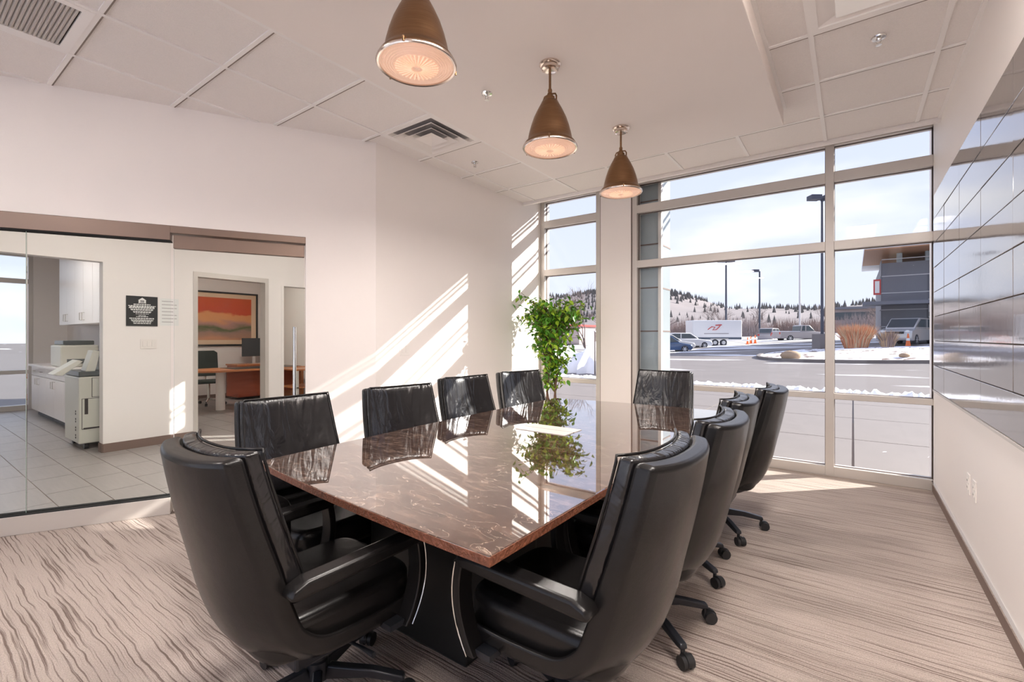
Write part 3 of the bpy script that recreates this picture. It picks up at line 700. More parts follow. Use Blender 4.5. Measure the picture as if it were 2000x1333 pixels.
w = thing('window_5', kind='structure')
for y0, y1 in ((1.74, 1.80), (0.2, 0.26), (-1.5, -1.44)): B(-12.35, -12.22, y0, y1, 0, 2.86).build('mullion', 'aluminium', w)
for y0, y1 in ((0.26, 1.74), (-1.44, 0.2)):
    for z0, z1 in ((0, 0.09), (0.66, 0.73), (2.31, 2.39), (2.80, 2.86)): B(-12.35, -12.22, y0, y1, z0, z1).build('transom', 'aluminium', w)
    for z0, z1 in ((0.09, 0.66), (0.73, 2.31), (2.39, 2.80)): B(-12.29, -12.282, y0, y1, z0, z1).build('pane', 'window_glass', w)
# office door frame and side light
w = thing('door_2', kind='structure')
B(XC-0.145, XC+0.01, 2.50, 2.55, 0, 2.185).build('jamb', 'aluminium', w); B(XC-0.145, XC+0.01, 3.42, 3.47, 0, 2.185).build('jamb', 'aluminium', w)
B(XC-0.145, XC+0.01, 2.55, 3.42, 2.12, 2.185).build('head', 'aluminium', w)
dl = B(-0.74, 0.0, 0.0, 0.010, 0.02, 2.10).build('door_leaf', 'partition_glass', w, loc=(XC-0.15, 2.56, 0))
B(-0.745, 0.0, -0.01, 0.02, 0.0, 0.10).build('bottom_rail', 'aluminium', dl); B(-0.002, 0.003, -0.001, 0.011, 0.1, 2.1).build('edge', 'glass_edge', dl)
w = thing('window_6', kind='structure')
B(XC-0.12, XC+0.005, 3.66, 3.70, 0, 2.10).build('jamb', 'white_paint', w); B(XC-0.12, XC+0.005, 4.56, 4.6, 0, 2.10).build('jamb', 'white_paint', w)
B(XC-0.075, XC-0.065, 3.70, 4.56, 0, 2.10).build('pane', 'partition_glass', w)
# unseen fill lights added over the corridor, copy room and office
for x, y, lb in ((-5.3, 1.2, 'added unseen fill light in the corridor ceiling before the copy room'), (-5.2, 3.6, 'added unseen fill light in the corridor ceiling before the office'), (-9.0, 0.9, 'added unseen fill light in the copy room ceiling'), (-9.0, 4.0, 'added unseen fill light in the office ceiling')):
    t = thing('ceiling_light', lb, 'light', (x-0.3, y-0.3, 2.95))
    ring(MB(), 0.30, -0.006, 0.26, -0.006, 0.006).build('frame', 'grid_white', t)
    B(0.045, 0.565, 0.045, 0.565, -0.005, -0.001).build('diffuser', 'corridor_fill_lens', t)

# notice and switch on the corridor wall
t = thing('wall_notice', 'black square notice with a white house emblem and white lettering on the corridor wall', 'sign', (XC, 1.955, 1.64))
B(0, 0.008, -0.155, 0.155, -0.18, 0.18).build('board', 'sign_black', t)
hp = MB().prism([(-0.036, 0.093), (0.036, 0.093), (0.036, 0.130), (0.042, 0.130), (0.0, 0.163), (-0.042, 0.130), (-0.036, 0.130)], 0, 0.002, Matrix(((0,0,1,0.008),(1,0,0,0),(0,1,0,0),(0,0,0,1))))
hp.build('house_emblem', 'print_white', t)
MB().box(0.0100, 0.0105, -0.020, 0.020, 0.121, 0.129).box(0.0100, 0.0105, -0.020, 0.020, 0.107, 0.115).box(0.0100, 0.0105, -0.030, 0.030, 0.094, 0.099).build('emblem_bars', 'sign_black', t)
for zz, hw, hh in ((0.080, 0.085, 0.006), (0.062, 0.135, 0.005), (0.050, 0.125, 0.005), (0.038, 0.13, 0.005), (0.022, 0.115, 0.004), (0.012, 0.11, 0.004), (-0.006, 0.09, 0.004), (-0.016, 0.085, 0.004), (-0.034, 0.065, 0.003), (-0.052, 0.035, 0.003), (-0.066, 0.06, 0.004), (-0.088, 0.125, 0.006), (-0.106, 0.11, 0.004), (-0.118, 0.105, 0.004), (-0.130, 0.09, 0.004), (-0.148, 0.085, 0.005)):
    mb = MB(); x = -hw; rr = random.Random(int(zz*10000))
    while x < hw - 0.004:
        l = min(rr.uniform(0.012, 0.03), hw - x); mb.box(0.008, 0.0095, x, x+l, zz-hh, zz+hh); x += l + 0.005
    mb.build('text_line', 'print_white', t)
plate('light_switch', 'white triple rocker switch plate under the black notice', XC, 2.02, 1.245, 0.165, 0.118, 1, 3, 'switch', 'switch')

t = thing('white_sheet', 'white sheet with grey lines beside the black notice on the corridor wall', 'sign', (XC, 2.235, 1.64))
B(0, 0.002, -0.10, 0.10, -0.17, 0.17).build('sheet', 'print_white', t)  # flat white panel crossed by grey bars
for k in range(7): B(0.002, 0.0025, -0.08, 0.08 if k % 3 else 0.04, 0.13-k*0.043, 0.138-k*0.043).build('text_line', 'shade_grey', t)
# base cabinets, counter, wall cabinets
def base_cab(x0, x1, label, n):
    c = thing('base_cabinet', label, 'cabinet', (x0, 1.66, 0), group=None)
    w = x1 - x0
    B(0, w, 0.02, 0.58, 0.10, 0.84).build('body', 'lam_white', c); B(0.01, w-0.01, 0.08, 0.58, 0, 0.10).build('plinth', 'slot_dark', c)
    for k in range(n):
        a, b = k*w/n+0.004, (k+1)*w/n-0.004
        dr = B(a, b, 0, 0.02, 0.69, 0.835).build('drawer', 'lam_white', c, bevel=0.002)
        MB().tube([((a+b)/2-0.05, 0, 0.765), ((a+b)/2-0.05, -0.03, 0.765), ((a+b)/2+0.05, -0.03, 0.765), ((a+b)/2+0.05, 0, 0.765)], 0.005, 6).build('handle', 'aluminium', dr)
        do = B(a, b, 0, 0.02, 0.105, 0.68).build('door', 'lam_white', c, bevel=0.002)
        hx = b-0.06 if k % 2 == 0 else a+0.06
        MB().tube([(hx, 0, 0.55), (hx, -0.03, 0.55), (hx, -0.03, 0.65), (hx, 0, 0.65)], 0.005, 6).build('handle', 'aluminium', do)
base_cab(-11.4, -10.3, 'white base cabinet next to the copy room window', 2)
base_cab(-10.3, -9.2, 'white base cabinet under the desktop printer', 2)
base_cab(-9.2, -8.0, 'white base cabinet behind the floor copier', 2)
B(-11.42, -7.98, 1.62, 2.26, 0.84, 0.875).build('counter_top', 'lam_white', label='long pale worktop over the copy room base cabinets', cat='worktop', bevel=0.003)
B(-11.42, -7.98, 2.24, 2.26, 0.876, 0.98).build('splashback', 'counter_grey', label='grey splashback strip behind the copy room worktop', cat='splashback')
def wall_cab(x0, x1, label, n):
    c = thing('wall_cabinet', label, 'cabinet', (x0, 1.93, 1.53)); w = x1-x0
    B(0, w, 0.02, 0.33, 0, 1.25).build('body', 'lam_white', c)
    for k in range(n):
        a, b = k*w/n+0.003, (k+1)*w/n-0.003
        do = B(a, b, 0, 0.02, 0.003, 1.247).build('door', 'lam_white', c, bevel=0.002)
        hx = b-0.06 if k % 2 == 0 else a+0.06
        MB().tube([(hx, 0, 0.06), (hx, -0.03, 0.06), (hx, -0.03, 0.17), (hx, 0, 0.17)], 0.006, 6).build('handle', 'aluminium', do)
wall_cab(-10.95, -9.95, 'white tall wall cabinet above the desktop printer', 2)
wall_cab(-9.95, -8.95, 'white tall wall cabinet in the middle of the copy room row', 2)
wall_cab(-8.95, -7.6, 'white tall wall cabinet above the floor copier', 2)
t = thing('desktop_printer', 'grey desktop printer on the copy room worktop', 'printer', (-9.9, 1.92, 0.875))
B(-0.33, 0.33, -0.22, 0.22, 0.0, 0.33).build('body', 'copier_body', t, bevel=0.02)
B(-0.30, 0.26, -0.18, 0.18, 0.335, 0.40).build('scanner_lid', 'copier_dark', t, bevel=0.01)
B(0.331, 0.336, -0.15, 0.15, 0.05, 0.12).build('paper_tray', 'copier_dark', t)
# floor copier
t = thing('floor_copier', 'tall beige office copier on castors at the copy room opening', 'copier', (-7.62, 1.45, 0))
B(-0.33, 0.33, 0, 0.62, 0.075, 0.86).build('body', 'copier_body', t, bevel=0.015)
B(-0.33, 0.33, -0.0, 0.62, 0.865, 0.92).build('upper_deck', 'copier_dark', t, bevel=0.006)
B(-0.30, 0.26, 0.20, 0.62, 0.92, 1.06).build('scanner', 'copier_body', t, bevel=0.02)
B(-0.26, 0.22, 0.24, 0.60, 1.06, 1.16).build('document_feeder', 'copier_dark', t, bevel=0.03)
MB().prism([(-0.02, 0.90), (0.20, 1.06), (0.24, 1.04), (0.06, 0.88)], 0.05, 0.32, Matrix(((0,0,1,0),(1,0,0,-0.20),(0,1,0,0),(0,0,0,1)))).build('output_tray', 'copier_body', t, bevel=0.006)
MB().prism([(0.06, 0.92), (0.13, 1.17), (0.20, 1.16), (0.15, 0.92)], 0.10, 0.32, Matrix(((0,0,1,0),(1,0,0,0.0),(0,1,0,0),(0,0,0,1)))).build('control_panel', 'copier_body', t, bevel=0.008)
for (y0, y1, z0, z1) in ((0.12, 0.60, 0.62, 0.84), (0.24, 0.61, 0.30, 0.60), (0.03, 0.22, 0.25, 0.60), (0.20, 0.60, 0.09, 0.23)):
    pn = B(0.330, 0.336, y0, y1, z0, z1).build('panel', 'copier_body', t, bevel=0.003)
    B(0.329, 0.3325, y0-0.005, y1+0.005, z0-0.005, z1+0.005).build('panel_gap', 'slot_dark', pn)
B(0.336, 0.340, 0.36, 0.50, 0.73, 0.78).build('handle_recess', 'slot_dark', t); B(0.336, 0.342, 0.05, 0.08, 0.42, 0.60).build('handle_recess', 'slot_dark', t)
B(0.329, 0.338, 0.04, 0.32, 0.245, 0.262).build('handle_recess', 'slot_dark', t); B(0.329, 0.338, 0.35, 0.55, 0.255, 0.275).build('handle_recess', 'slot_dark', t)
for zz in (0.14, 0.17, 0.23, 0.26, 0.33, 0.36, 0.42, 0.45):
    MB().cyl((0.20, -0.004, zz), (0.20, 0.004, zz), 0.012, n=10).build('vent_hole', 'slot_dark', t)
for x in (-0.25, 0.25):
    for y in (0.08, 0.54): MB().cyl((x, y-0.02, 0.036), (x, y+0.02, 0.036), 0.036, n=14).build('castor', 'rubber', t, smooth=40)
    
# office furniture
t = thing('framed_painting', 'wide abstract orange and red landscape painting in a black frame in the office', 'painting', (-11.15, 4.45, 1.73))
fr = MB().box(0, 0.035, -0.86, 0.86, 0.555, 0.59).box(0, 0.035, -0.86, 0.86, -0.59, -0.555).box(0, 0.035, -0.86, -0.825, -0.555, 0.555).box(0, 0.035, 0.825, 0.86, -0.555, 0.555)
fr.build('frame', 'sign_black', t); B(0.0, 0.012, -0.825, 0.825, -0.555, 0.555).build('mount', 'mat_board', t); B(0.012, 0.016, -0.72, 0.72, -0.46, 0.46).build('canvas', 'painting', t)
t = thing('office_desk', 'orange wood office desk with a rounded end and pale leg', 'desk', (-8.9, 3.25, 0))
pts = [(-0.45 + 0.45*math.cos(a_)-0.0, 0.45 + 0.45*math.sin(a_)) for a_ in [math.pi + k*math.pi/14 for k in range(15)]]
MB().prism([(p[0], p[1]) for p in pts] + [(0.0, 2.0), (-0.9, 2.0)], 0.71, 0.745).build('top', 'wood_orange', t, bevel=0.004)
B(-0.72, -0.12, 0.65, 1.9, 0.746, 0.752).build('blotter', 'sign_black', t)
MB().cyl((-0.45, 0.55, 0), (-0.45, 0.55, 0.71), 0.075, n=24).build('leg', 'lam_white', t, smooth=40)
B(-0.47, -0.43, 0.65, 1.95, 0.25, 0.71).build('modesty_panel', 'wood_red', t)
B(-0.80, -0.10, 1.90, 1.95, 0.0, 0.71).build('side_panel', 'wood_orange', t)
t = thing('credenza', 'red wood credenza against the office back wall', 'cabinet', (-10.75, 4.6, 0))
B(-0.25, 0.25, 0, 0.78, 0.05, 0.72).build('body', 'wood_red', t); B(-0.27, 0.27, -0.02, 0.78, 0.72, 0.75).build('top', 'wood_orange', t)
for k in range(2): B(0.25, 0.268, 0.01+k*0.385, 0.375+k*0.385, 0.07, 0.70).build('door', 'wood_red', t, bevel=0.002)
t = thing('computer_monitor', 'thin black computer monitor on the office credenza', 'monitor', (-10.75, 5.05, 0.75))
B(0.0, 0.03, -0.26, 0.26, 0.16, 0.56).build('screen', 'screen', t, bevel=0.004); B(-0.03, 0.0, -0.03, 0.03, 0.01, 0.36).build('stand', 'chrome', t); B(-0.10, 0.10, -0.12, 0.12, 0.0, 0.012).build('foot', 'chrome', t)

# ------------------------------------------------------------------ conference table
t = thing('conference_table', 'long polished brown marble conference table with a rough reddish edge', 'table', (-1.545, 2.46, 0))
def edge(p, q, bow, n=10):
    out = []
    d_ = Vector((q[0]-p[0], q[1]-p[1])); nrm = Vector((d_.y, -d_.x)).normalized()
    for k in range(n):
        f = k / n; out.append((p[0]+d_.x*f+nrm.x*bow*4*f*(1-f), p[1]+d_.y*f+nrm.y*bow*4*f*(1-f)))
    return out
c0, c1, c2, c3 = (0.77, -1.495), (0.745, 1.50), (-0.765, 1.42), (-0.70, -1.385)
outline = edge(c0, c1, 0.02) + edge(c1, c2, 0.035) + edge(c2, c3, 0.035) + edge(c3, c0, 0.02)
MB().prism(outline, 0.712, 0.742).build('top', 'marble', t, bevel=0.004, seg=2)
nO = len(outline); es = MB()
for k, sc_ in ((0, 1.0), (1, 1.0)):
    for x, y in outline: es.v.append((x*1.0012, y*1.0007, 0.7135 if k == 0 else 0.7395))
for k in range(nO): es.f.append([k, (k+1) % nO, nO+(k+1) % nO, nO+k])
for o__ in (0, 1):
    for x, y in outline: es.v.append((x*0.998, y*0.999, 0.7135 if o__ == 0 else 0.7395))
for k in range(nO): q = (k+1) % nO; es.f.append([k, 2*nO+k, 2*nO+q, q]); es.f.append([nO+k, nO+q, 3*nO+q, 3*nO+k])
es.build('stone_edge', 'marble_edge', t)
inner = [(x*0.90, y*0.94) for x, y in outline]
MB().prism(inner, 0.698, 0.7118).build('subtop', 'sign_black', t)
for yy in (-0.80, 0.80):
    lg = MB().prism([(-0.30, yy-0.26), (0.30, yy-0.26), (0.30, yy+0.26), (-0.30, yy+0.26)], 0.0, 0.698).build('pedestal', 'sign_black', t, bevel=0.01)
B(-0.22, 0.22, -0.54, 0.54, 0.10, 0.60).build('modesty_panel', 'sign_black', t)
h = B(-0.185, 0.175, -0.045, 0.165, 0.742, 0.7455).build('cable_hatch', 'hatch_metal', t, bevel=0.001, label='flush metal cable hatch')
B(-0.187, 0.177, 0.058, 0.061, 0.7425, 0.7458).build('hatch_joint', 'slot_dark', h)

# ------------------------------------------------------------------ leather conference chairs
def cr_interp(pts, t):
    n = len(pts) - 1; x = min(max(t, 0), 1) * n; i = min(int(x), n - 1); f = x - i
    p0, p1, p2, p3 = (Vector(pts[max(i-1, 0)]), Vector(pts[i]), Vector(pts[i+1]), Vector(pts[min(i+2, n)]))
    return 0.5*((2*p1)+(-p0+p2)*f+(2*p0-5*p1+4*p2-p3)*f*f+(-p0+3*p1-3*p2+p3)*f*f*f)
# y, z, half width, forward curl
PROF = [(-0.420, 0.985, 0.236, 0.048), (-0.402, 0.88, 0.246, 0.054), (-0.378, 0.76, 0.254, 0.062), (-0.350, 0.64, 0.260, 0.072),
        (-0.318, 0.505, 0.262, 0.082), (-0.262, 0.385, 0.262, 0.080), (-0.150, 0.305, 0.262, 0.080), (0.02, 0.285, 0.262, 0.080), (0.17, 0.290, 0.262, 0.076), (0.27, 0.305, 0.258, 0.07)]
def shell_point(u, s_, off=0.0, wsc=1.0):
    p = cr_interp(PROF, s_); a_ = cr_interp(PROF, max(s_-0.01, 0)); b_ = cr_interp(PROF, min(s_+0.01, 1))
    ty, tz = b_[0]-a_[0], b_[1]-a_[1]; L_ = math.hypot(ty, tz); ny, nz = -tz/L_, ty/L_      # towards the sitter
    cv = p[3] * abs(u) ** 2.4
    return Vector((u*p[2]*wsc, p[0]+ny*(cv+off), p[1]+nz*(cv+off)))
def sheet(s0, s1, nu, nv, off_in, off_out, wsc=1.0, bulge=0.0):
    mb = MB(); vs = []; fs = []
    for layer in (0, 1):
        for j in range(nv+1):
            s_ = s0+(s1-s0)*j/nv
            for i in range(nu+1):
                u = -1+2*i/nu
                o_ = off_out if layer == 0 else off_in
                if layer == 1 and bulge:
                    f = j/nv
                    o_ += bulge*(1-abs(u)**6)*(1-abs(2*f-1)**8)
                vs.append(shell_point(u, s_, o_, wsc))
    W = nu+1; H_ = nv+1; off = W*H_
    for j in range(nv):
        for i in range(nu):
            a_ = j*W+i; fs.append((a_, a_+1, a_+1+W, a_+W)); fs.append((off+a_, off+a_+W, off+a_+1+W, off+a_+1))
    for i in range(nu):
        fs.append((i, off+i, off+i+1, i+1)); k = nv*W+i; fs.append((k, k+1, off+k+1, off+k))
    for j in range(nv):
        k = j*W; fs.append((k, k+W, off+k+W, off+k)); k = j*W+nu; fs.append((k, off+k, off+k+W, k+W))
    return mb.add(vs, fs)
def rounded(mb_obj, w=0.012, seg=3): pass
def make_chair():
    c = thing('conference_chair', 'x', 'chair')
    up = bpy.data.objects.new('seat_shell', sheet(0.0, 1.0, 18, 34, 0.024, -0.034).mesh('seat_shell', 'leather', 60)); col.objects.link(up); up.parent = c
    b = up.modifiers.new('bevel', 'BEVEL'); b.width = 0.016; b.segments = 4; b.limit_method = 'ANGLE'; b.angle_limit = R(45)
    bp = bpy.data.objects.new('back_cushion', sheet(-0.0, 0.45, 16, 20, 0.068, 0.026, 0.985, 0.016).mesh('back_cushion', 'leather_pad', 50)); col.objects.link(bp); bp.parent = c
    b = bp.modifiers.new('bevel', 'BEVEL'); b.width = 0.011; b.segments = 4; b.limit_method = 'ANGLE'; b.angle_limit = R(45)
    # piping round the back cushion
    path = []
    for k in range(13): path.append(shell_point(-0.985+1.97*k/12, 0.004, 0.076, 0.99))
    for k in range(1, 18): path.append(shell_point(0.985, 0.45*k/17, 0.072, 0.995))
    left = [shell_point(-0.985, 0.45*k/17, 0.072, 0.995) for k in range(17, 0, -1)]
    MB().tube(left + path, 0.0045, 6).build('piping', 'leather', bp, smooth=60)
    # seat cushion
    poly = []
    for k in range(40):
        a_ = 2*math.pi*k/40; ca, sa = math.cos(a_), math.sin(a_)
        poly.append((0.235*abs(ca)**0.35*(1 if ca > 0 else -1), -0.005+0.275*abs(sa)**0.35*(1 if sa > 0 else -1)))
    sc_ = bpy.data.objects.new('seat_cushion', MB().prism(poly, 0.335, 0.468).mesh('seat_cushion', 'leather', 60)); col.objects.link(sc_); sc_.parent = c
    b = sc_.modifiers.new('bevel', 'BEVEL'); b.width = 0.034; b.segments = 5; b.limit_method = 'ANGLE'; b.angle_limit = R(50)
    # loop arms
    for sx in (-1, 1):
        x = sx*0.287
        arm = bpy.data.objects.new('armrest', MB().prism([(-0.265, 0.578), (-0.255, 0.606), (-0.21, 0.622), (0.17, 0.626), (0.215, 0.619), (0.24, 0.592), (0.20, 0.582), (-0.24, 0.572)], x-0.034, x+0.034,
              Matrix(((0,0,1,0),(1,0,0,0),(0,1,0,0),(0,0,0,1)))).mesh('armrest', 'leather', 60)); col.objects.link(arm); arm.parent = c
        b = arm.modifiers.new('bevel', 'BEVEL'); b.width = 0.012; b.segments = 3; b.limit_method = 'ANGLE'; b.angle_limit = R(30)
        sup = []
        for k in range(11):
            f = k/10; sup.append((0.205+0.05*math.sin(f*1.6)-0.10*f*f, 0.600-0.285*f))
        prof = [(p[0]-0.014, p[1]) for p in sup] + [(p[0]+0.014, p[1]) for p in reversed(sup)]
        MB().prism(prof, x-0.032, x+0.032, Matrix(((0,0,1,0),(1,0,0,0),(0,1,0,0),(0,0,0,1)))).build('arm_support', 'leather', c, smooth=40, bevel=0.004)
        ed = MB().tube([(x+sx*0.033, p[0]+0.014, p[1]) for p in sup], 0.0028, 6).build('arm_edge_trim', 'chrome', c, smooth=60)
        MB().box(min(sx*0.235, sx*0.30), max(sx*0.235, sx*0.30), 0.09, 0.15, 0.315, 0.335).build('arm_bracket', 'black_metal', c)
        MB().box(min(sx*0.245, sx*0.30), max(sx*0.245, sx*0.30), -0.235, -0.20, 0.575, 0.598).build('arm_bracket', 'black_metal', c)
    # mechanism and lift
    B(-0.09, 0.09, -0.13, 0.14, 0.205, 0.255).build('tilt_mechanism', 'black_metal', c, bevel=0.01)
    MB().lathe([(1e-6, 0.085), (0.038, 0.085), (0.036, 0.15), (0.029, 0.155), (0.027, 0.215), (1e-6, 0.215)], 20).build('gas_lift', 'black_metal', c, smooth=40)
    MB().tube([(0.07, 0.05, 0.23), (0.17, 0.06, 0.232), (0.25, 0.06, 0.235)], [0.006, 0.006, 0.010], 8).build('lever', 'black_metal', c, smooth=60)
    base = thing('base'); base.parent = c
    for k in range(5):
        a_ = 2*math.pi*k/5; M = Matrix.Rotation(a_, 4, 'Z')
        lm = MB().prism([(0.02, 0.085), (0.04, 0.135), (0.20, 0.115), (0.31, 0.088), (0.315, 0.068), (0.29, 0.066), (0.18, 0.085)], -0.017, 0.017, M @ Matrix(((1,0,0,0),(0,0,1,0),(0,1,0,0),(0,0,0,1))))
        lm.build('base_leg', 'black_metal', base, bevel=0.006, smooth=50)
        cm = MB().cyl((0.303, 0, 0.04), (0.303, 0, 0.074), 0.009, n=8, M=M)
        hood = [(0.303+0.020+0.030*math.cos(q), 0.030+0.030*math.sin(q)) for q in [R(-20)+k2*R(220)/9 for k2 in range(10)]]
        cm.prism(hood, -0.008, 0.008, M @ Matrix(((1,0,0,0),(0,0,1,0),(0,1,0,0),(0,0,0,1))))
        for sy in (-1, 1): cm.cyl((0.323, sy*0.009, 0.027), (0.323, sy*0.026, 0.027), 0.027, n=18, M=M)
        cm.build('caster', 'rubber', base, smooth=40)
    return c
CH = make_chair()
first = True
def chair(x, y, face, label, base_rot=0.0, dz=0.0):
    """face: direction the sitter looks, degrees from +Y towards -X"""
    global first
    c = CH if first else copy_tree(CH)
    first = False
    c.location = (x, y, 0); c.rotation_euler = (0, 0, R(face))
    c['label'] = label; c['group'] = 'black leather conference chairs'
    for k in kids(c):
        if k.name.startswith('base'): k.rotation_euler = (0, 0, R(base_rot))
        elif dz: k.location.z = dz
    return c
# behind the white-wall side, looking towards the tiled wall (+X): face -90
chair(-2.175, 1.335, -92, 'black leather conference chair by the glass door, along the white wall side', 20)
chair(-2.13, 2.04, -100, 'black leather conference chair second from the glass door, along the white wall side', 5)
chair(-2.29, 2.89, -97, 'black leather conference chair beside the one next to the ficus, white wall side', 40)
chair(-2.28, 3.61, -105, 'black leather conference chair right in front of the potted ficus', 12)
# tiled wall side, looking towards -X: face 90
chair(-0.805, 1.425, 88, 'black leather conference chair on the tiled wall side, farthest from the window', 70)
chair(-0.80, 2.11, 90, 'black leather conference chair on the tiled wall side, third from the window', 18)
chair(-0.86, 2.80, 92, 'black leather conference chair on the tiled wall side, second from the window', 23)
chair(-0.79, 3.50, 90, 'black leather conference chair on the tiled wall side, closest to the window', 5)
# table ends
chair(-1.39, 3.95, 180, 'black leather conference chair at the table end with its back to the window', 30, 0.02)
chair(-1.575, 0.965, -1.5, 'black leather conference chair at the table end facing the window', 40)

# ------------------------------------------------------------------ pendants
def pendant(y, label):
    p = thing('pendant_lamp', label, 'lamp', (-1.44, y, ZS))
    MB().lathe([(1e-6, 0), (0.062, 0), (0.064, -0.008), (0.058, -0.016), (0.050, -0.018), (0.050, -0.034), (0.044, -0.038), (1e-6, -0.038)], 36).build('canopy', 'nickel', p, smooth=40)
    for a_ in (0.6, 3.74): MB().ball((0.045*math.cos(a_), 0.045*math.sin(a_), -0.038), 0.005, 8, 6).build('canopy_screw', 'nickel', p)
    MB().cyl((0, 0, -0.036), (0, 0, -0.19), 0.0075, n=12).build('rod', 'brass', p, smooth=40)
    MB().lathe([(1e-6, -0.150), (0.011, -0.150), (0.013, -0.160), (0.011, -0.170), (0.016, -0.177), (0.018, -0.191), (0.028, -0.197), (0.030, -0.223), (1e-6, -0.223)], 24).build('collar', 'brass', p, smooth=40)
    for sx in (-1, 1):
        MB().tube([(sx*0.012, 0, -0.180), (sx*0.036, 0, -0.185), (sx*0.044, 0, -0.200), (sx*0.043, 0, -0.227)], 0.005, 8).build('yoke_arm', 'brass', p, smooth=60)
    shade = [(0.040, -0.221), (0.047, -0.223), (0.053, -0.236), (0.074, -0.275), (0.096, -0.322), (0.113, -0.372), (0.124, -0.415), (0.130, -0.447), (0.136, -0.458), (0.146, -0.468), (0.158, -0.486),
             (0.158, -0.492), (0.150, -0.490), (0.140, -0.474), (0.126, -0.458), (0.108, -0.380), (0.068, -0.276), (0.040, -0.231)]
    MB().lathe(shade + [shade[0]], 56).build('shade', 'brass', p, smooth=50)
    MB().lathe([(0.151, -0.489), (0.160, -0.489), (0.162, -0.496), (0.158, -0.502), (0.150, -0.500), (0.151, -0.489)], 56).build('rim', 'nickel', p, smooth=50)
    # ribbed glass lens: concentric steps and radial flutes in the middle
    prof = [(0.151, -0.494)]
    r_ = 0.146
    while r_ > 0.008:
        prof.append((r_, -0.496-0.016*(1-(r_/0.15)**2))); r_ -= 0.005
        prof.append((r_+0.002, -0.4935-0.016*(1-(r_/0.15)**2)))
    prof.append((1e-6, -0.512))
    MB().lathe(prof, 56).build('lens', 'lens_glass', p, smooth=30)
    fl = MB()
    for k in range(30):
        M = Matrix.Rotation(2*math.pi*k/30, 4, 'Z')
        fl.add([(0.022, -0.0012, -0.513), (0.022, 0.0012, -0.513), (0.088, 0.0042, -0.5075), (0.088, -0.0042, -0.5075), (0.022, 0, -0.5155), (0.088, 0, -0.511)], [(0, 4, 5, 3), (4, 1, 2, 5), (0, 1, 4), (3, 5, 2)], M)
    fl.build('lens_flutes', 'lens_flute', p)
    ld = bpy.data.lights.new('pendant_light', 'AREA'); ld.shape = 'DISK'; ld.size = 0.27; ld.energy = 7; ld.color = (1.0, 0.93, 0.87)
    lo = bpy.data.objects.new('pendant_light', ld); col.objects.link(lo); lo.parent = p; lo.location = (0, 0, -0.516)
    MB().ball((0, 0, -0.40), 0.032, 16, 10).build('bulb', 'lamp_bulb', p, smooth=60)
    for a_ in (R(-60), R(60), R(180)):
        x, y_ = 0.150*math.cos(a_), 0.150*math.sin(a_)
        MB().cyl((x, y_, -0.476), (x*1.10, y_*1.10, -0.484), 0.007, 0.006, 10).cyl((x*1.10, y_*1.10, -0.484), (x*1.10, y_*1.10, -0.500), 0.004, n=8).build('clamp_screw', 'brass', p, smooth=40)
pendant(1.32, 'brass dome pendant lamp over the table, farthest from the window')
pendant(2.36, 'brass dome pendant lamp over the table, middle of three')
pendant(3.40, 'brass dome pendant lamp over the table, closest to the window')

# ------------------------------------------------------------------ ficus in the corner
def leaf_mesh(mat):
    v = [(0, 0, 0), (0.016, 0.018, 0.004), (0.018, 0.036, 0.003), (0.0, 0.068, -0.010), (-0.018, 0.036, 0.003), (-0.016, 0.018, 0.004), (0, 0.020, -0.003), (0, 0.040, -0.004)]
    f = [(0, 1, 6), (1, 2, 7, 6), (2, 3, 7), (0, 6, 5), (6, 7, 4, 5), (7, 3, 4)]
    me = bpy.data.meshes.new('leaf'); me.from_pydata(v, [], f); me.materials.append(MATS[mat]); me.update(); return me
LM = [leaf_mesh('leaf_a'), leaf_mesh('leaf_b')]
t = thing('potted_ficus', 'tall green ficus tree with thin twisted trunks in a pot by the narrow window', 'plant', (-2.93, 4.83, 0))
MB().lathe([(1e-6, 0), (0.13, 0), (0.17, 0.26), (0.175, 0.28), (0.16, 0.28), (0.15, 0.24), (1e-6, 0.24)], 32).build('pot', 'pot_wicker', t, smooth=40)
MB().lathe([(1e-6, 0.242), (0.15, 0.242), (0.149, 0.252), (1e-6, 0.256)], 24).build('soil', 'soil', t)
stems = []
for k in range(4):
    a_ = k*1.57+0.4; pts = []
    for j in range(13):
        f = j/12; tw = a_+f*2.6
        pts.append((0.055*math.cos(tw)*(1+f*0.6), 0.055*math.sin(tw)*(1+f*0.6), 0.24+f*1.25))
    stems.append(pts); MB().tube(pts, [0.013-0.0006*j for j in range(13)], 7).build('trunk', 'bark', t, smooth=60)
rl = random.Random(3)
leaves = []; br = MB()
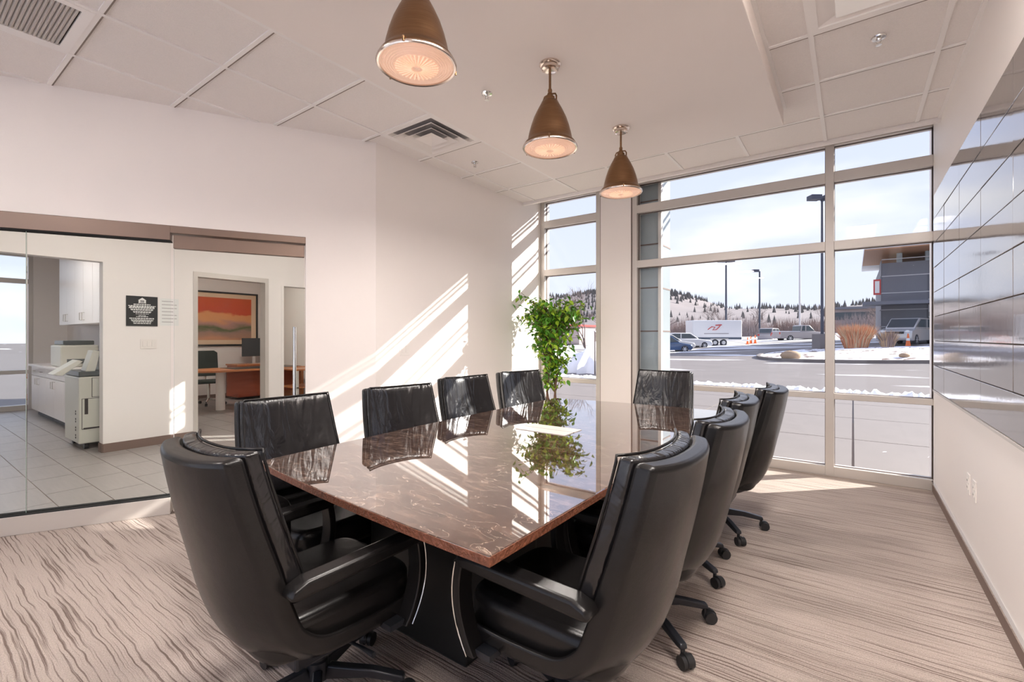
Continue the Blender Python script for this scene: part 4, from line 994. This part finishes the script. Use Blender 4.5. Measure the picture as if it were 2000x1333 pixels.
for k in range(165):
    zz = rl.choice([rl.uniform(0.78, 1.3), rl.uniform(1.2, 1.72), rl.uniform(1.35, 1.75), rl.uniform(1.45, 1.72)])
    st = stems[rl.randrange(4)]; f = min(max((zz-0.12-0.24)/1.25, 0.05), 1.0); b0 = Vector(st[int(f*12)])
    rad = 0.46 if zz > 1.42 else (0.38 if zz > 1.25 else 0.27)
    a_ = rl.uniform(0, 2*math.pi); rr = rad*rl.uniform(0.35, 1.0)
    lean = Vector((0.02, -0.02, 0))
    tip = Vector((rr*math.cos(a_), rr*math.sin(a_), zz+rl.uniform(0.0, 0.14))) + lean
    if tip.x < -0.46: tip.x = -0.44
    if tip.y > 0.50: tip.y = 0.48
    mid = (b0+tip)/2+Vector((0, 0, 0.06)); br.tube([b0, mid, tip], [0.005, 0.0035, 0.002], 5)
    for j in range(11):
        q = 0.25+0.75*j/10; p = b0*(1-q)**2+mid*2*q*(1-q)+tip*q*q
        p = p+Vector((rl.gauss(0, 0.022), rl.gauss(0, 0.022), rl.gauss(0, 0.018)))
        p.x = max(p.x, -0.46); p.y = min(p.y, 0.50)
        leaves.append((p, rl.uniform(0, 2*math.pi), rl.uniform(-1.1, 0.15), rl.uniform(-0.5, 0.5), rl.uniform(0.85, 1.35), 1 if (rl.random() < (0.55 if zz < 1.3 else 0.35)) else 0))
br.build('branches', 'bark', t, kind='stuff')
leaves.sort(key=lambda l: l[0].y - l[0].x)                 # those facing the room first
for (p, az, pitch, roll, sc_, mi) in leaves[:300]:
    o = link('leaf', LM[mi], t, loc=p); o.rotation_euler = (pitch, roll, az); o.scale = (sc_,)*3
for mi in (0, 1):
    mb = MB()
    src = LM[mi]; vs = [tuple(v.co) for v in src.vertices]; fs = [tuple(p.vertices) for p in src.polygons]
    for (p, az, pitch, roll, sc_, m2) in leaves[300:]:
        if m2 != mi: continue
        from mathutils import Euler
        mb.add(vs, fs, Matrix.Translation(p) @ Euler((pitch, roll, az)).to_matrix().to_4x4() @ Matrix.Scale(sc_, 4))
    me = bpy.data.meshes.new('foliage'); me.from_pydata(mb.v, [], mb.f); me.materials.append(MATS['leaf_a' if mi == 0 else 'leaf_b']); me.update()
    link('foliage', me, t, kind='stuff')

# office chair behind the desk
t = thing('task_chair', 'black mesh-back office chair with chrome base behind the orange desk', 'chair', (-10.25, 3.95, 0), R(-100))
B(-0.24, 0.24, -0.22, 0.24, 0.43, 0.49).build('seat', 'fabric_dark', t, bevel=0.02)
MB().prism([(-0.22, 0.55), (0.22, 0.55), (0.20, 1.02), (0.14, 1.06), (-0.14, 1.06), (-0.20, 1.02)], -0.27, -0.23, Matrix(((1,0,0,0),(0,0,1,0),(0,1,0,0),(0,0,0,1)))).build('backrest', 'fabric_dark', t, bevel=0.01)
MB().tube([(0, -0.16, 0.42), (0, -0.30, 0.46), (0, -0.29, 0.65)], 0.02, 8).build('back_bracket', 'chrome', t, smooth=60)
for sx in (-1, 1): MB().tube([(sx*0.2, 0.0, 0.44), (sx*0.27, 0.0, 0.46), (sx*0.27, -0.02, 0.64), (sx*0.27, 0.16, 0.66)], 0.014, 8).build('armrest', 'chrome', t, smooth=60)
MB().cyl((0, 0, 0.10), (0, 0, 0.43), 0.028, n=14).build('gas_lift', 'chrome', t, smooth=40)
for k in range(5):
    a_ = 2*math.pi*k/5; MB().tube([(0, 0, 0.12), (0.30*math.cos(a_), 0.30*math.sin(a_), 0.085)], [0.022, 0.014], 8).build('base_leg', 'chrome', t, smooth=60)
    MB().cyl((0.30*math.cos(a_)-0.02*math.sin(a_), 0.30*math.sin(a_)+0.02*math.cos(a_), 0.03), (0.30*math.cos(a_)+0.02*math.sin(a_), 0.30*math.sin(a_)-0.02*math.cos(a_), 0.03), 0.03, n=14).cyl((0.30*math.cos(a_), 0.30*math.sin(a_), 0.03), (0.30*math.cos(a_), 0.30*math.sin(a_), 0.09), 0.008, n=8).build('caster', 'rubber', t, smooth=40)
# small bench seen through the side light
t = thing('side_table', 'low white two-tier table behind the office side light', 'table', (-8.4, 5.0, 0))
B(-0.3, 0.3, -0.45, 0.25, 0.72, 0.745).build('top', 'wood_orange', t); B(-0.3, 0.3, -0.45, 0.25, 0.40, 0.425).build('shelf', 'wood_orange', t)
for x in (-0.28, 0.28):
    for y in (-0.43, 0.23): B(x-0.02, x+0.02, y-0.02, y+0.02, 0, 0.72).build('leg', 'lam_white', t)

# ================================================================== outside
def gz(x, y):
    a_ = -0.06; b_ = -0.86+0.036*min(max(x, -60), 40)+0.033*y
    return 0.5*(a_+b_+math.sqrt((a_-b_)**2+0.02))-0.008
xs = [-160, -120, -90, -70, -55] + [-46+2*k for k in range(42)] + [42, 50, 65, 85, 120]
ys = [-60, -40, -25, -12, -4, 2, 5.45] + [6+1.5*k for k in range(60)] + [100, 112, 126, 145, 170, 200]
mb = MB(); W = len(xs)
for y in ys:
    for x in xs: mb.v.append((x, y, gz(x, y) if y > 5 else -0.13))
for j in range(len(ys)-1):
    for i in range(W-1): mb.f.append([j*W+i, j*W+i+1, (j+1)*W+i+1, (j+1)*W+i])
mb.build('ground', 'asphalt_snow', smooth=80, **ST)
B(-30, 30, -40, -2.6, -0.12, -0.03).build('ground_bounce_snow', 'snow', **ST)  # unseen snow field added behind the building to bounce light onto the ceiling
# paved apron with slabs
ap = B(-9.0, 9.0, 5.65, 13.9, -0.12, -0.058).build('pavement', 'joint_and_shadow', **ST)
sm = B(0.012, 2.238, 0.012, 2.038, -0.06, -0.04).mesh('paving_slab', 'concrete')
for i in range(8):
    for j in range(4): link('paving_slab', sm, ap, loc=(-9.0+2.25*i, 5.7+2.05*j, 0))
def lumps(name, x0, x1, y, wy, hh, n, label, seed, zf=lambda x, y: -0.05):
    r_ = random.Random(seed); mb = MB(); nu = 8
    for i in range(n+1):
        x = x0+(x1-x0)*i/n; yc = y+r_.uniform(-0.10, 0.10); ww = wy*r_.uniform(0.6, 1.2); h_ = hh*r_.uniform(0.45, 1.25)
        for k in range(nu+1):
            q = math.pi*k/nu; mb.v.append((x, yc+ww*math.cos(q), zf(x, yc)+h_*math.sin(q)*r_.uniform(0.75, 1.1)-0.02))
    for i in range(n):
        for k in range(nu): a_ = i*(nu+1)+k; mb.f.append([a_, a_+1, a_+nu+2, a_+nu+1])
    mb.f.append(list(range(nu+1))); mb.f.append(list(range(n*(nu+1), (n+1)*(nu+1))))
    return mb.build(name, 'snow', smooth=70, label=label, cat='snow')
lumps('snow_ridge', -9, 6, 14.15, 0.36, 0.13, 260, 'low lumpy snow ridge along the near edge of the road', 5)
lumps('snow_ridge', 0.2, 1.25, 7.15, 0.05, 0.02, 30, 'thin crust of snow on the paving right outside the glass', 6, lambda x, y: -0.042)
lumps('snow_bank', -13.5, -7.0, 17.5, 1.7, 1.0, 40, 'tall white snow bank outside the narrow window', 9, lambda x, y: gz(x, y))
# planter island
def blob(cx, cy, rx, ry, n, p=2.6, rot=0.0):
    out = []
    for k in range(n):
        a_ = 2*math.pi*k/n; ca, sa = math.cos(a_), math.sin(a_)
        x, y = rx*abs(ca)**(2/p)*(1 if ca > 0 else -1), ry*abs(sa)**(2/p)*(1 if sa > 0 else -1)
        out.append((cx+x*math.cos(rot)-y*math.sin(rot), cy+x*math.sin(rot)+y*math.cos(rot)))
    return out
isl = thing('planter_island', 'snow-covered planted traffic island with a concrete kerb', 'island', (3.0, 34.6, 0))
o_ = blob(0, 0, 8.0, 6.8, 60); i_ = blob(0, 0, 7.8, 6.6, 60)
def g0(x, y): return gz(x+3.0, y+34.6)
mb = MB(); n = 60
for ring_, dz in ((o_, -0.1), (o_, 0.15), (i_, 0.15), (i_, 0.0)):
    for x, y in ring_: mb.v.append((x, y, g0(x, y)+dz))
for k in range(3):
    for i in range(n): q = (i+1) % n; mb.f.append([k*n+i, k*n+q, (k+1)*n+q, (k+1)*n+i])
mb.build('kerb', 'concrete', isl)
mb = MB(); rings = 9; r_ = random.Random(2)
for k in range(rings+1):
    f = 1-k/rings
    for x, y in i_:
        xx, yy = x*max(f, 0.001), y*max(f, 0.001)
        mb.v.append((xx, yy, g0(xx, yy)+0.10+0.22*(1-f*f)+r_.uniform(-0.03, 0.05)*(1 if k else 0)))
for k in range(rings):
    for i in range(n): q = (i+1) % n; mb.f.append([k*n+i, k*n+q, (k+1)*n+q, (k+1)*n+i])
mb.build('snow_cover', 'snow_gravel', isl, smooth=70)
def rock(name, x, y, sx, sy, sz, label, seed, dz=0.25):
    r_ = random.Random(seed); mb = MB().ball((0, 0, sz*0.55), 1.0, 16, 10, (sx, sy, sz))
    mb.v = [(v[0]*r_.uniform(0.93, 1.07), v[1]*r_.uniform(0.93, 1.07), v[2]*r_.uniform(0.95, 1.05)) for v in mb.v]
    return mb.build(name, 'boulder', smooth=60, loc=(x, y, gz(x, y)+dz), label=label, cat='rock')
rock('boulder', -2.75, 29.6, 0.50, 0.42, 0.27, 'rounded tan boulder at the tip of the snowy island', 4, 0.14)
rock('boulder', 2.0, 29.4, 0.22, 0.2, 0.12, 'small brown stone on the snowy island by the orange grass', 8, 0.2)
# ornamental grass
def grass(x, y, w_, h_, n, label, seed, mats=('grass_orange', 'grass_tan'), dz=0.30):
    t = thing('ornamental_grass', label, 'grass', (x, y, gz(x, y)+dz)); r_ = random.Random(seed)
    for mi, mt in enumerate(mats):
        mb = MB()
        for k in range(n):
            a_ = r_.uniform(0, 6.283); q = math.sqrt(r_.random())*0.55; b0 = Vector((q*w_*math.cos(a_), q*w_*0.6*math.sin(a_), -0.1))
            tip = Vector((b0.x*1.9+r_.gauss(0, 0.12), b0.y*1.9+r_.gauss(0, 0.12), h_*r_.uniform(0.55, 1.0)*(1-0.25*q)))
            mid = (b0*0.7+tip*0.3)+Vector((0, 0, h_*0.18)); s_ = 0.02
            mb.add([b0+Vector((-s_, 0, 0)), b0+Vector((s_, 0, 0)), mid+Vector((s_, 0, 0)), mid+Vector((-s_, 0, 0)), tip], [(0, 1, 2, 3), (3, 2, 4)])
        mb.build('grass_blades', mt, t, kind='stuff')
grass(0.15, 37.0, 1.05, 1.75, 700, 'large mound of rust-orange ornamental grass on the snowy island', 11)
grass(1.75, 37.3, 0.5, 1.2, 220, 'smaller tuft of dry tan ornamental grass beside the orange mound', 12, ('grass_tan', 'brush'))
# lamp posts
def lamp_post(x, y, h_, r_, label, heads, mat='pole_dark', base=0.0, dz=0.0, cobra=False):
    t = thing('lamp_post', label, 'lamp post', (x, y, gz(x, y)+dz), TH0)
    if base: B(-0.45, 0.45, -0.45, 0.45, -0.2, base).build('concrete_base', 'concrete', t, bevel=0.03)
    MB().cyl((0, 0, base-0.02), (0, 0, h_), r_, r_*0.75, 12).build('pole', mat, t, smooth=40)
    for sx in heads:
        if cobra:
            MB().tube([(0, 0, h_-0.2), (sx*0.5, 0, h_+0.4), (sx*1.2, 0, h_+0.7)], r_*0.5, 8).build('arm', mat, t, smooth=40)
            B(min(sx*1.1, sx*1.9), max(sx*1.1, sx*1.9), -0.15, 0.15, h_+0.6, h_+0.78).build('lamp_head', mat, t, bevel=0.03)
        else:
            B(min(0, sx*0.35), max(0, sx*0.35), -0.05, 0.05, h_-0.12, h_-0.04).build('arm', mat, t)
            B(min(sx*0.2, sx*1.0), max(sx*0.2, sx*1.0), -0.32, 0.32, h_-0.1, h_+0.22).build('lamp_head', mat, t, bevel=0.02)
TH0 = math.atan(666/916.0)
def cw_(px, d_): a_ = (px-1000)/916*d_; return (a_*math.cos(TH0)-d_*math.sin(TH0), a_*math.sin(TH0)+d_*math.cos(TH0))
lamp_post(-1.75, 39.4, 10.45, 0.10, 'tall dark parking lot lamp post on a concrete drum at the island', (-0.9, 0.35), base=0.95, dz=0.25)
lamp_post(-13.0, 64.0, 10.0, 0.14, 'dark lamp post with two heads behind the white trailer', (-1.0, 1.0), dz=0.2)
lamp_post(-10.5, 73.0, 9.2, 0.14, 'dark lamp post with a single head beside the bare trees', (-1.0,), dz=0.2)
lamp_post(-6.9, 88.0, 13.0, 0.16, 'pale street lamp with a curved arm far behind the pickup', (-1.0,), 'pole_light', cobra=True)

# vehicles: local +x is the front
def car(x, y, rz, L_, W_, H_, paint, label, kind='hatch', name='car', dz=0.0):
    t = thing(name, label, 'car' if name == 'car' else name.replace('_', ' '), (x, y, gz(x, y)+dz), rz)
    hl = L_/2; wr = 0.31 if H_ < 1.7 else 0.37
    belt = H_*0.60; sill = 0.22
    MX = Matrix(((1,0,0,0),(0,0,1,0),(0,1,0,0),(0,0,0,1)))
    if kind == 'pickup': body = [(-hl, 0.45), (-hl, belt), (-hl*0.12, belt), (hl*0.45, belt), (hl*0.96, belt-0.14), (hl, belt-0.3), (hl, 0.42), (hl*0.9, 0.30), (-hl*0.95, 0.34)]
    elif kind == 'van': body = [(-hl, 0.35), (-hl, belt), (hl*0.62, belt), (hl*0.97, belt-0.20), (hl, belt-0.38), (hl, 0.36), (hl*0.92, 0.28), (-hl*0.96, 0.28)]
    else: body = [(-hl, 0.42), (-hl*0.98, belt-0.06), (-hl*0.80, belt), (hl*0.42, belt), (hl*0.88, belt-0.15), (hl*0.98, belt-0.30), (hl, 0.40), (hl*0.93, sill), (-hl*0.95, sill)]
    MB().prism(body, -W_/2, W_/2, MX).build('body', paint, t, bevel=0.07, seg=3, smooth=50)
    cab = {'hatch': [(-hl*0.90, belt-0.02), (-hl*0.74, H_-0.06), (-hl*0.5, H_), (hl*0.05, H_-0.02), (hl*0.46, belt-0.02)],
           'suv': [(-hl*0.94, belt-0.02), (-hl*0.86, H_-0.05), (-hl*0.7, H_), (hl*0.05, H_-0.02), (hl*0.42, belt-0.02)],
           'van': [(-hl*0.98, belt-0.02), (-hl*0.96, H_-0.05), (-hl*0.8, H_), (hl*0.18, H_-0.02), (hl*0.64, belt-0.02)],
           'pickup': [(-hl*0.14, belt-0.02), (-hl*0.10, H_-0.05), (-hl*0.02, H_), (hl*0.22, H_-0.02), (hl*0.48, belt-0.02)]}[kind]
    MB().prism(cab, -W_*0.44, W_*0.44, MX).build('cabin', paint, t, bevel=0.05, seg=2, smooth=50)
    cx = sum(p[0] for p in cab)/len(cab); cz = (belt+H_)/2
    win = [(cx+(p[0]-cx)*0.86, cz+(p[1]-cz)*0.72) for p in cab]
    for sy in (-1, 1):
        MB().prism(win, min(sy*W_*0.442, sy*W_*0.452), max(sy*W_*0.442, sy*W_*0.452), MX).build('side_window', 'car_glass', t)
        xb = cx if kind != 'pickup' else cx-0.1
        B(xb-0.05, xb+0.05, min(sy*W_*0.45, sy*W_*0.458), max(sy*W_*0.45, sy*W_*0.458), belt, H_-0.08).build('pillar', paint, t)
    # windscreens follow the sloped ends of the cabin
    for (p, q, off) in ((cab[-1], cab[-2], 0.006), (cab[0], cab[1], -0.006)):
        a_ = Vector((p[0], 0, p[1])).lerp(Vector((q[0], 0, q[1])), 0.12); b_ = Vector((p[0], 0, p[1])).lerp(Vector((q[0], 0, q[1])), 0.90)
        nrm = Vector((b_.z-a_.z, 0, -(b_.x-a_.x))).normalized()*(1 if off > 0 else -1)
        o1 = nrm*0.004; o2 = nrm*0.016; w2 = W_*0.40; vs = []
        for o__ in (o1, o2):
            for pt in (a_, b_):
                vs += [pt+o__+Vector((0, -w2, 0)), pt+o__+Vector((0, w2, 0))]
        MB().add(vs, [(0, 1, 3, 2), (4, 6, 7, 5), (0, 4, 5, 1), (2, 3, 7, 6), (0, 2, 6, 4), (1, 5, 7, 3)]).build('windscreen', 'car_glass', t)
    for fx in (-0.60, 0.62):
        for sy in (-1, 1):
            wh = MB().cyl((hl*fx, sy*(W_/2-0.18), wr), (hl*fx, sy*(W_/2+0.02), wr), wr, n=20).build('wheel', 'tyre', t, smooth=40)
            rm = MB().cyl((hl*fx, sy*(W_/2+0.015), wr), (hl*fx, sy*(W_/2+0.03), wr), wr*0.28, n=12)
            for k in range(6):
                rm.box(0.0, wr*0.66, -0.03, 0.03, min(sy*(W_/2+0.018), sy*(W_/2+0.028)), max(sy*(W_/2+0.018), sy*(W_/2+0.028)), Matrix.Translation((hl*fx, 0, wr)) @ MX @ Matrix.Rotation(k*math.pi/3, 4, 'Z'))
            rm.build('rim', 'rim', wh)
    for sy in (-1, 1):
        MB().ball((hl*0.965, sy*W_*0.36, belt-0.26), 0.13, 10, 8, (0.5, 1.2, 0.8)).build('headlight', 'print_white', t, smooth=60)
        B(-hl-0.01, -hl+0.06, min(sy*W_*0.36, sy*W_*0.47), max(sy*W_*0.36, sy*W_*0.47), belt-0.32, belt-0.08).build('tail_light', 'lamp_red', t)
    B(hl-0.04, hl+0.02, -W_*0.27, W_*0.27, belt-0.42, belt-0.24).build('grille', 'tyre', t); B(hl-0.06, hl+0.05, -W_*0.47, W_*0.47, 0.34, 0.48).build('bumper', 'car_grey', t, bevel=0.03)
    B(-hl-0.05, -hl+0.06, -W_*0.47, W_*0.47, 0.36, 0.50).build('bumper', 'car_grey', t, bevel=0.03)
    if kind == 'pickup':
        B(-hl*0.96, -hl*0.16, -W_*0.42, W_*0.42, belt, belt+0.06).build('bed_cover', 'snow', t)
    return t
car(-13.25, 41.7, TH0, 3.8, 1.7, 1.45, 'car_blue', 'dark blue compact hatchback with a green-tinted roofline parked by the road', 'hatch', dz=-0.05)
car(-14.4, 45.4, TH0+0.06, 4.6, 1.8, 1.50, 'car_silver', 'silver hatchback parked behind the dark blue compact', 'hatch', dz=-0.02)
car(-13.8, 49.4, TH0+0.08, 4.7, 1.8, 1.55, 'car_white', 'white hatchback parked closest to the white trailer', 'suv', dz=-0.02)
car(-8.85, 71.5, 1.35, 4.6, 1.9, 1.75, 'car_grey', 'grey sport utility vehicle seen from behind in the snowy lot', 'suv', 'suv', dz=-0.35)
car(-5.2, 66.0, TH0+0.02, 5.8, 2.0, 1.95, 'car_grey', 'grey pickup truck with snow on its bed', 'pickup', 'pickup_truck', dz=-0.25)
car(3.35, 46.6, -math.pi/2-0.35, 5.2, 2.0, 2.0, 'car_silver', 'silver van parked in front of the grey panelled building', 'van', 'van', dz=0.02)
# trailer
t = thing('cargo_trailer', 'white enclosed cargo trailer with a red emblem and dark lower stripe', 'trailer', (-12.3, 54.1, gz(-12.3, 54.1)-0.05), TH0-0.02)
B(-2.6, 2.6, -1.1, 1.1, 0.55, 2.75).build('box', 'trailer_white', t, bevel=0.08, seg=3); B(-2.6, 2.55, -1.12, -1.09, 0.72, 0.92).build('lower_stripe', 'trailer_stripe', t)
B(2.6, 2.64, -1.0, 1.0, 0.62, 2.65).build('rear_door', 'print_white', t, bevel=0.01)
MB().tube([(-1.0, -1.115, 1.75), (-0.6, -1.115, 2.05), (-0.25, -1.115, 2.0), (-0.5, -1.115, 1.7), (-0.1, -1.115, 1.75), (0.3, -1.115, 2.15)], 0.05, 6).tube([(-0.2, -1.115, 2.2), (0.45, -1.115, 2.25)], 0.06, 6).build('emblem', 'trailer_logo', t)
B(-1.4, 1.2, -1.118, -1.105, 1.28, 1.36).build('lettering', 'car_grey', t)
for fx in (-0.25, 0.65):
    for sy in (-1, 1):
        wh = MB().cyl((fx, sy*0.93, 0.36), (fx, sy*1.13, 0.36), 0.36, n=20).build('wheel', 'tyre', t, smooth=40)
        MB().cyl((fx, sy*1.12, 0.36), (fx, sy*1.15, 0.36), 0.2, n=14).build('rim', 'rim', wh)
B(-0.75, 1.15, -1.16, 1.16, 0.74, 0.80).build('fender', 'aluminium', t); MB().tube([(-2.6, -0.5, 0.55), (-3.7, 0, 0.55), (-2.6, 0.5, 0.55)], 0.05, 8).build('tow_frame', 'tyre', t)
def cone(x, y, label, h_=0.75, dz=0.0):
    t = thing('traffic_cone', label, 'cone', (x, y, gz(x, y)+dz))
    B(-0.2, 0.2, -0.2, 0.2, 0, 0.04).build('foot', 'cone_orange', t); MB().lathe([(0.15, 0.04), (0.035, h_), (1e-6, h_+0.01)], 18).build('cone', 'cone_orange', t, smooth=40)
    MB().lathe([(0.105, h_*0.45), (0.112, h_*0.45), (0.085, h_*0.65), (0.078, h_*0.65)], 18).build('reflective_band', 'print_white', t)
cone(-9.0, 54.7, 'orange traffic cone right behind the white trailer'); cone(-9.0, 56.6, 'orange traffic cone standing in the pair beyond the trailer', 0.8); cone(-8.6, 56.8, 'orange traffic cone standing in the pair, with the taller base', 0.9)
cone(3.1, 42.6, 'orange traffic cone in front of the silver van', 0.9, 0.05)

# panelled building across the lot
bd = thing('commercial_building', 'dark grey panelled commercial building with wood-lined roof overhang', 'building', (4.15, 47.0, gz(4.15, 47)))
def BL(x0, x1, y0, y1, z0, z1, n_, m_, par=bd, bev=0): return B(x0, x1, y0, y1, z0, z1).build(n_, m_, par, bevel=bev)
x0b = -2.2
wl = BL(x0b, 14, 3.0, 16, -0.5, 6.7, 'wall', 'clad_grey')
for r_ in range(4):
    for cidx, (a, b) in enumerate(((x0b+0.02, 0.65), (0.75, 3.4), (3.5, 6.4), (6.5, 9.5))):
        if r_ < 3 and cidx >= 1: continue
        B(a, b, 2.95, 3.0, r_*1.4+0.06, r_*1.4+1.36).build('cladding_panel', 'clad_grey', wl)
for r_ in range(6): B(x0b-0.01, 9.6, 2.97, 3.0, r_*1.4-0.03, r_*1.4+0.04).build('joint_strip', 'clad_joint', wl)
for r_ in range(5):
    B(x0b-0.05, x0b, 3.05, 6.0, r_*1.4+0.06, r_*1.4+1.36).build('cladding_panel', 'clad_grey', wl)
BL(0.75, 5.0, 2.9, 2.96, 0.0, 3.6, 'shop_window', 'shop_interior')
for x in (0.72, 2.2, 3.6): BL(x, x+0.10, 2.86, 2.96, 0, 3.6, 'window_frame', 'clad_joint')
BL(0.72, 5.0, 2.86, 2.96, 1.95, 2.10, 'window_frame', 'sign_black'); BL(2.0, 2.9, 2.88, 2.95, 0.0, 2.0, 'door', 'car_glass')
BL(0.75, 5.0, 2.84, 2.90, 2.2, 2.55, 'shelf_display', 'sign_black')
BL(x0b-1.3, 8.0, 1.0, 3.0, 3.15, 3.42, 'awning', 'clad_grey')
rf = BL(x0b-1.2, 14, 0.4, 16, 7.6, 8.0, 'roof', 'clad_joint')
for k in range(34): B(x0b-1.2, 13.9, 0.42+k*0.30, 0.42+k*0.30+0.26, 7.52, 7.60).build('soffit_board', 'soffit_wood', rf)
for x in (-1.2, 0.6): BL(x, x+0.35, 3.4, 3.9, 6.7, 7.52, 'roof_post', 'ext_column')
BL(1.6, 13, 3.5, 3.6, 6.7, 7.5, 'clerestory_glass', 'car_glass')
BL(x0b-0.55, x0b-0.05, 3.1, 3.3, 4.1, 5.4, 'blade_sign', 'trailer_logo'); BL(x0b-0.45, x0b-0.15, 3.08, 3.1, 4.25, 5.25, 'sign_lettering', 'print_white')
t = thing('low_shed', 'long low flat-roofed shed beyond the orange grass', 'building', (-0.5, 98.0, gz(-0.5, 98)-0.6))
B(-3.0, 6.0, 0, 5, 0, 4.4).build('wall', 'brush_far', t); B(-3.4, 6.4, -0.5, 5.5, 4.4, 4.8).build('roof', 'clad_grey', t); B(-2.5, 5.5, -0.06, 0.0, 2.6, 3.9).build('window_band', 'car_glass', t)
t = thing('low_shed', 'pale garage building far behind the narrow window', 'building', (-42, 70, 0.2))
B(-5, 5, 0, 6, 0, 3.0).build('wall', 'brush_far', t); B(-5.4, 5.4, -0.5, 6.5, 3.0, 3.3).build('roof', 'trailer_logo', t)
# fence line
t = thing('rail_fence', 'long low dark rail fence at the back of the parking lot', 'fence', (-8, 82, 1.2))
for k in range(22): B(-32+k*3, -31.85+k*3, -0.08, 0.08, -0.6, 1.1).build('post', 'bark_grey', t)
for zz in (0.3, 0.9): B(-32, 32, -0.03, 0.03, zz, zz+0.14).build('rail', 'bark_grey', t)
# bare trees
def bare_tree(x, y, h_, label, seed, spread=0.5, mat='bark_grey', th=0.012, depth=5, dz=-0.1):
    r_ = random.Random(seed); t = thing('bare_tree', label, 'tree', (x, y, gz(x, y)+dz)); tr = MB(); tw = MB()
    def grow(p, d_, l_, rad, k):
        q = p+d_*l_; (tr if k < 2 else tw).tube([p, (p+q)/2+Vector((r_.gauss(0, 1), r_.gauss(0, 1), 0))*l_*0.03, q], [rad, rad*0.85, rad*0.68], 5 if k < 2 else 4)
        if k >= depth: return
        for i in range(3 if k else 4):
            nd = (d_+Vector((r_.gauss(0, spread), r_.gauss(0, spread), r_.uniform(-0.1, 0.35)))).normalized()
            grow(p.lerp(q, r_.uniform(0.6, 1.0)), nd, l_*r_.uniform(0.6, 0.82), rad*0.6, k+1)
    grow(Vector((0, 0, 0)), Vector((0, 0, 1)), h_*0.28, h_*th, 0)
    tr.build('trunk', mat, t, smooth=60); tw.build('twigs', mat, t, kind='stuff')
bare_tree(-10.6, 20.6, 5.2, 'young bare tree in the snow outside the narrow window', 21, 0.42, th=0.009)
bare_tree(-24, 68, 8.5, 'broad bare tree behind the parked cars', 22, 0.55, th=0.014)
bare_tree(-17, 78, 8.0, 'bare tree beside the single-head lamp post', 23, 0.5)
bare_tree(-13, 86.5, 7.0, 'bare tree left of the street lamp behind the pickup', 24, 0.55)
bare_tree(-3.6, 86.5, 6.5, 'bare tree right behind the pickup truck', 25, 0.55)
bare_tree(2.2, 72, 5.5, 'bare tree between the low shed and the orange grass', 26, 0.6)
bare_tree(-32, 70, 9.5, 'bare tree in front of the wooded hill', 27, 0.5)
bare_tree(-58, 62, 9.0, 'bare tree far outside the narrow window', 28, 0.5)
# brush belt: rounded twiggy masses
def brush(x, y, w_, h_, label, seed, mat='brush', dz=0.0):
    r_ = random.Random(seed); t = thing('brush_thicket', label, 'shrub', (x, y, gz(x, y)+dz), group='brown leafless thickets behind the parking lot'); mb = MB()
    for k in range(900):
        a_ = r_.uniform(0, 6.283); q = math.sqrt(r_.random()); p = Vector((q*w_*math.cos(a_), q*1.5*math.sin(a_), -0.2))
        tip = p+Vector((r_.gauss(0, 0.6), r_.gauss(0, 0.4), h_*r_.uniform(0.35, 1.0)*math.sqrt(max(0.05, 1-0.8*q*q)))); s_ = 0.05
        mb.add([p+Vector((-s_, 0, 0)), p+Vector((s_, 0, 0)), tip], [(0, 1, 2)])
    mb.build('twigs', mat, t, kind='stuff')
BR = 'brown leafless thicket along the back of the parking lot'
for k in range(16):
    r_ = random.Random(100+k); brush(-46+k*5.2, 92+(3.4 if k % 2 else -0.2), 3.6, r_.uniform(3.4, 5.4), BR, 200+k, 'brush' if k % 3 else 'brush_far')
for k in range(5): brush(-78+k*8, 72+k*3, 3.4, 4.0, 'brown leafless thicket at the foot of the wooded hill', 300+k, 'brush_far')
# hill with conifers
mb = MB(); nx, ny = 70, 14
def ridge(x): return 19+14*(1/(1+math.exp((x+80)/12)))+1.2*math.sin(x*0.05)+0.8*math.sin(x*0.13)
def hz(x, y): f = min(max((y-110)/190, 0), 1); return 1.0+(ridge(x)-2.5)*f*f*(3-2*f)
for j in range(ny+1):
    for i in range(nx+1):
        x = -420+560*i/nx; y = 105+230*j/ny; mb.v.append((x, y, hz(x, y)))
for j in range(ny):
    for i in range(nx): a_ = j*(nx+1)+i; mb.f.append([a_, a_+1, a_+nx+2, a_+nx+1])
mb.build('hill', 'hill_ground', smooth=80, **ST)
mb = MB(); r_ = random.Random(77)
for k in range(11000):
    x = r_.uniform(-400, 60); y = r_.choice([r_.uniform(170, 320), r_.uniform(255, 330)])
    if math.sin(x*0.06+y*0.03)+r_.uniform(-1, 1) < -0.55: continue
    if x > -75 and r_.random() < 0.8: continue
    h_ = r_.uniform(1.8, 3.9); z0 = hz(x, y)-0.5; w_ = h_*0.22
    mb.add([(x-w_, y, z0), (x, y-w_, z0), (x+w_, y, z0), (x, y+w_, z0), (x, y, z0+h_)], [(0, 1, 4), (1, 2, 4), (2, 3, 4), (3, 0, 4)])
mb.build('conifers', 'conifer', label='scattered dark conifers covering the snowy hill', cat='trees', kind='stuff')
# young tree stakes outside the narrow window
for i, (x, y) in enumerate(((-7.9, 16.2), (-7.4, 16.8), (-6.9, 16.0))):
    t = thing('tree_stake', ('short', 'middle', 'tall')[i]+' thin wooden tree stake standing in the snow bank', 'stake', (x, y, -0.06))
    MB().cyl((0, 0, -0.1), (0, 0, 1.6+0.45*i), 0.025, n=8).build('pole', 'bark_grey', t); B(-0.03, 0.03, -0.03, 0.03, 1.6+0.45*i, 1.64+0.45*i).build('cap', 'clad_joint', t)
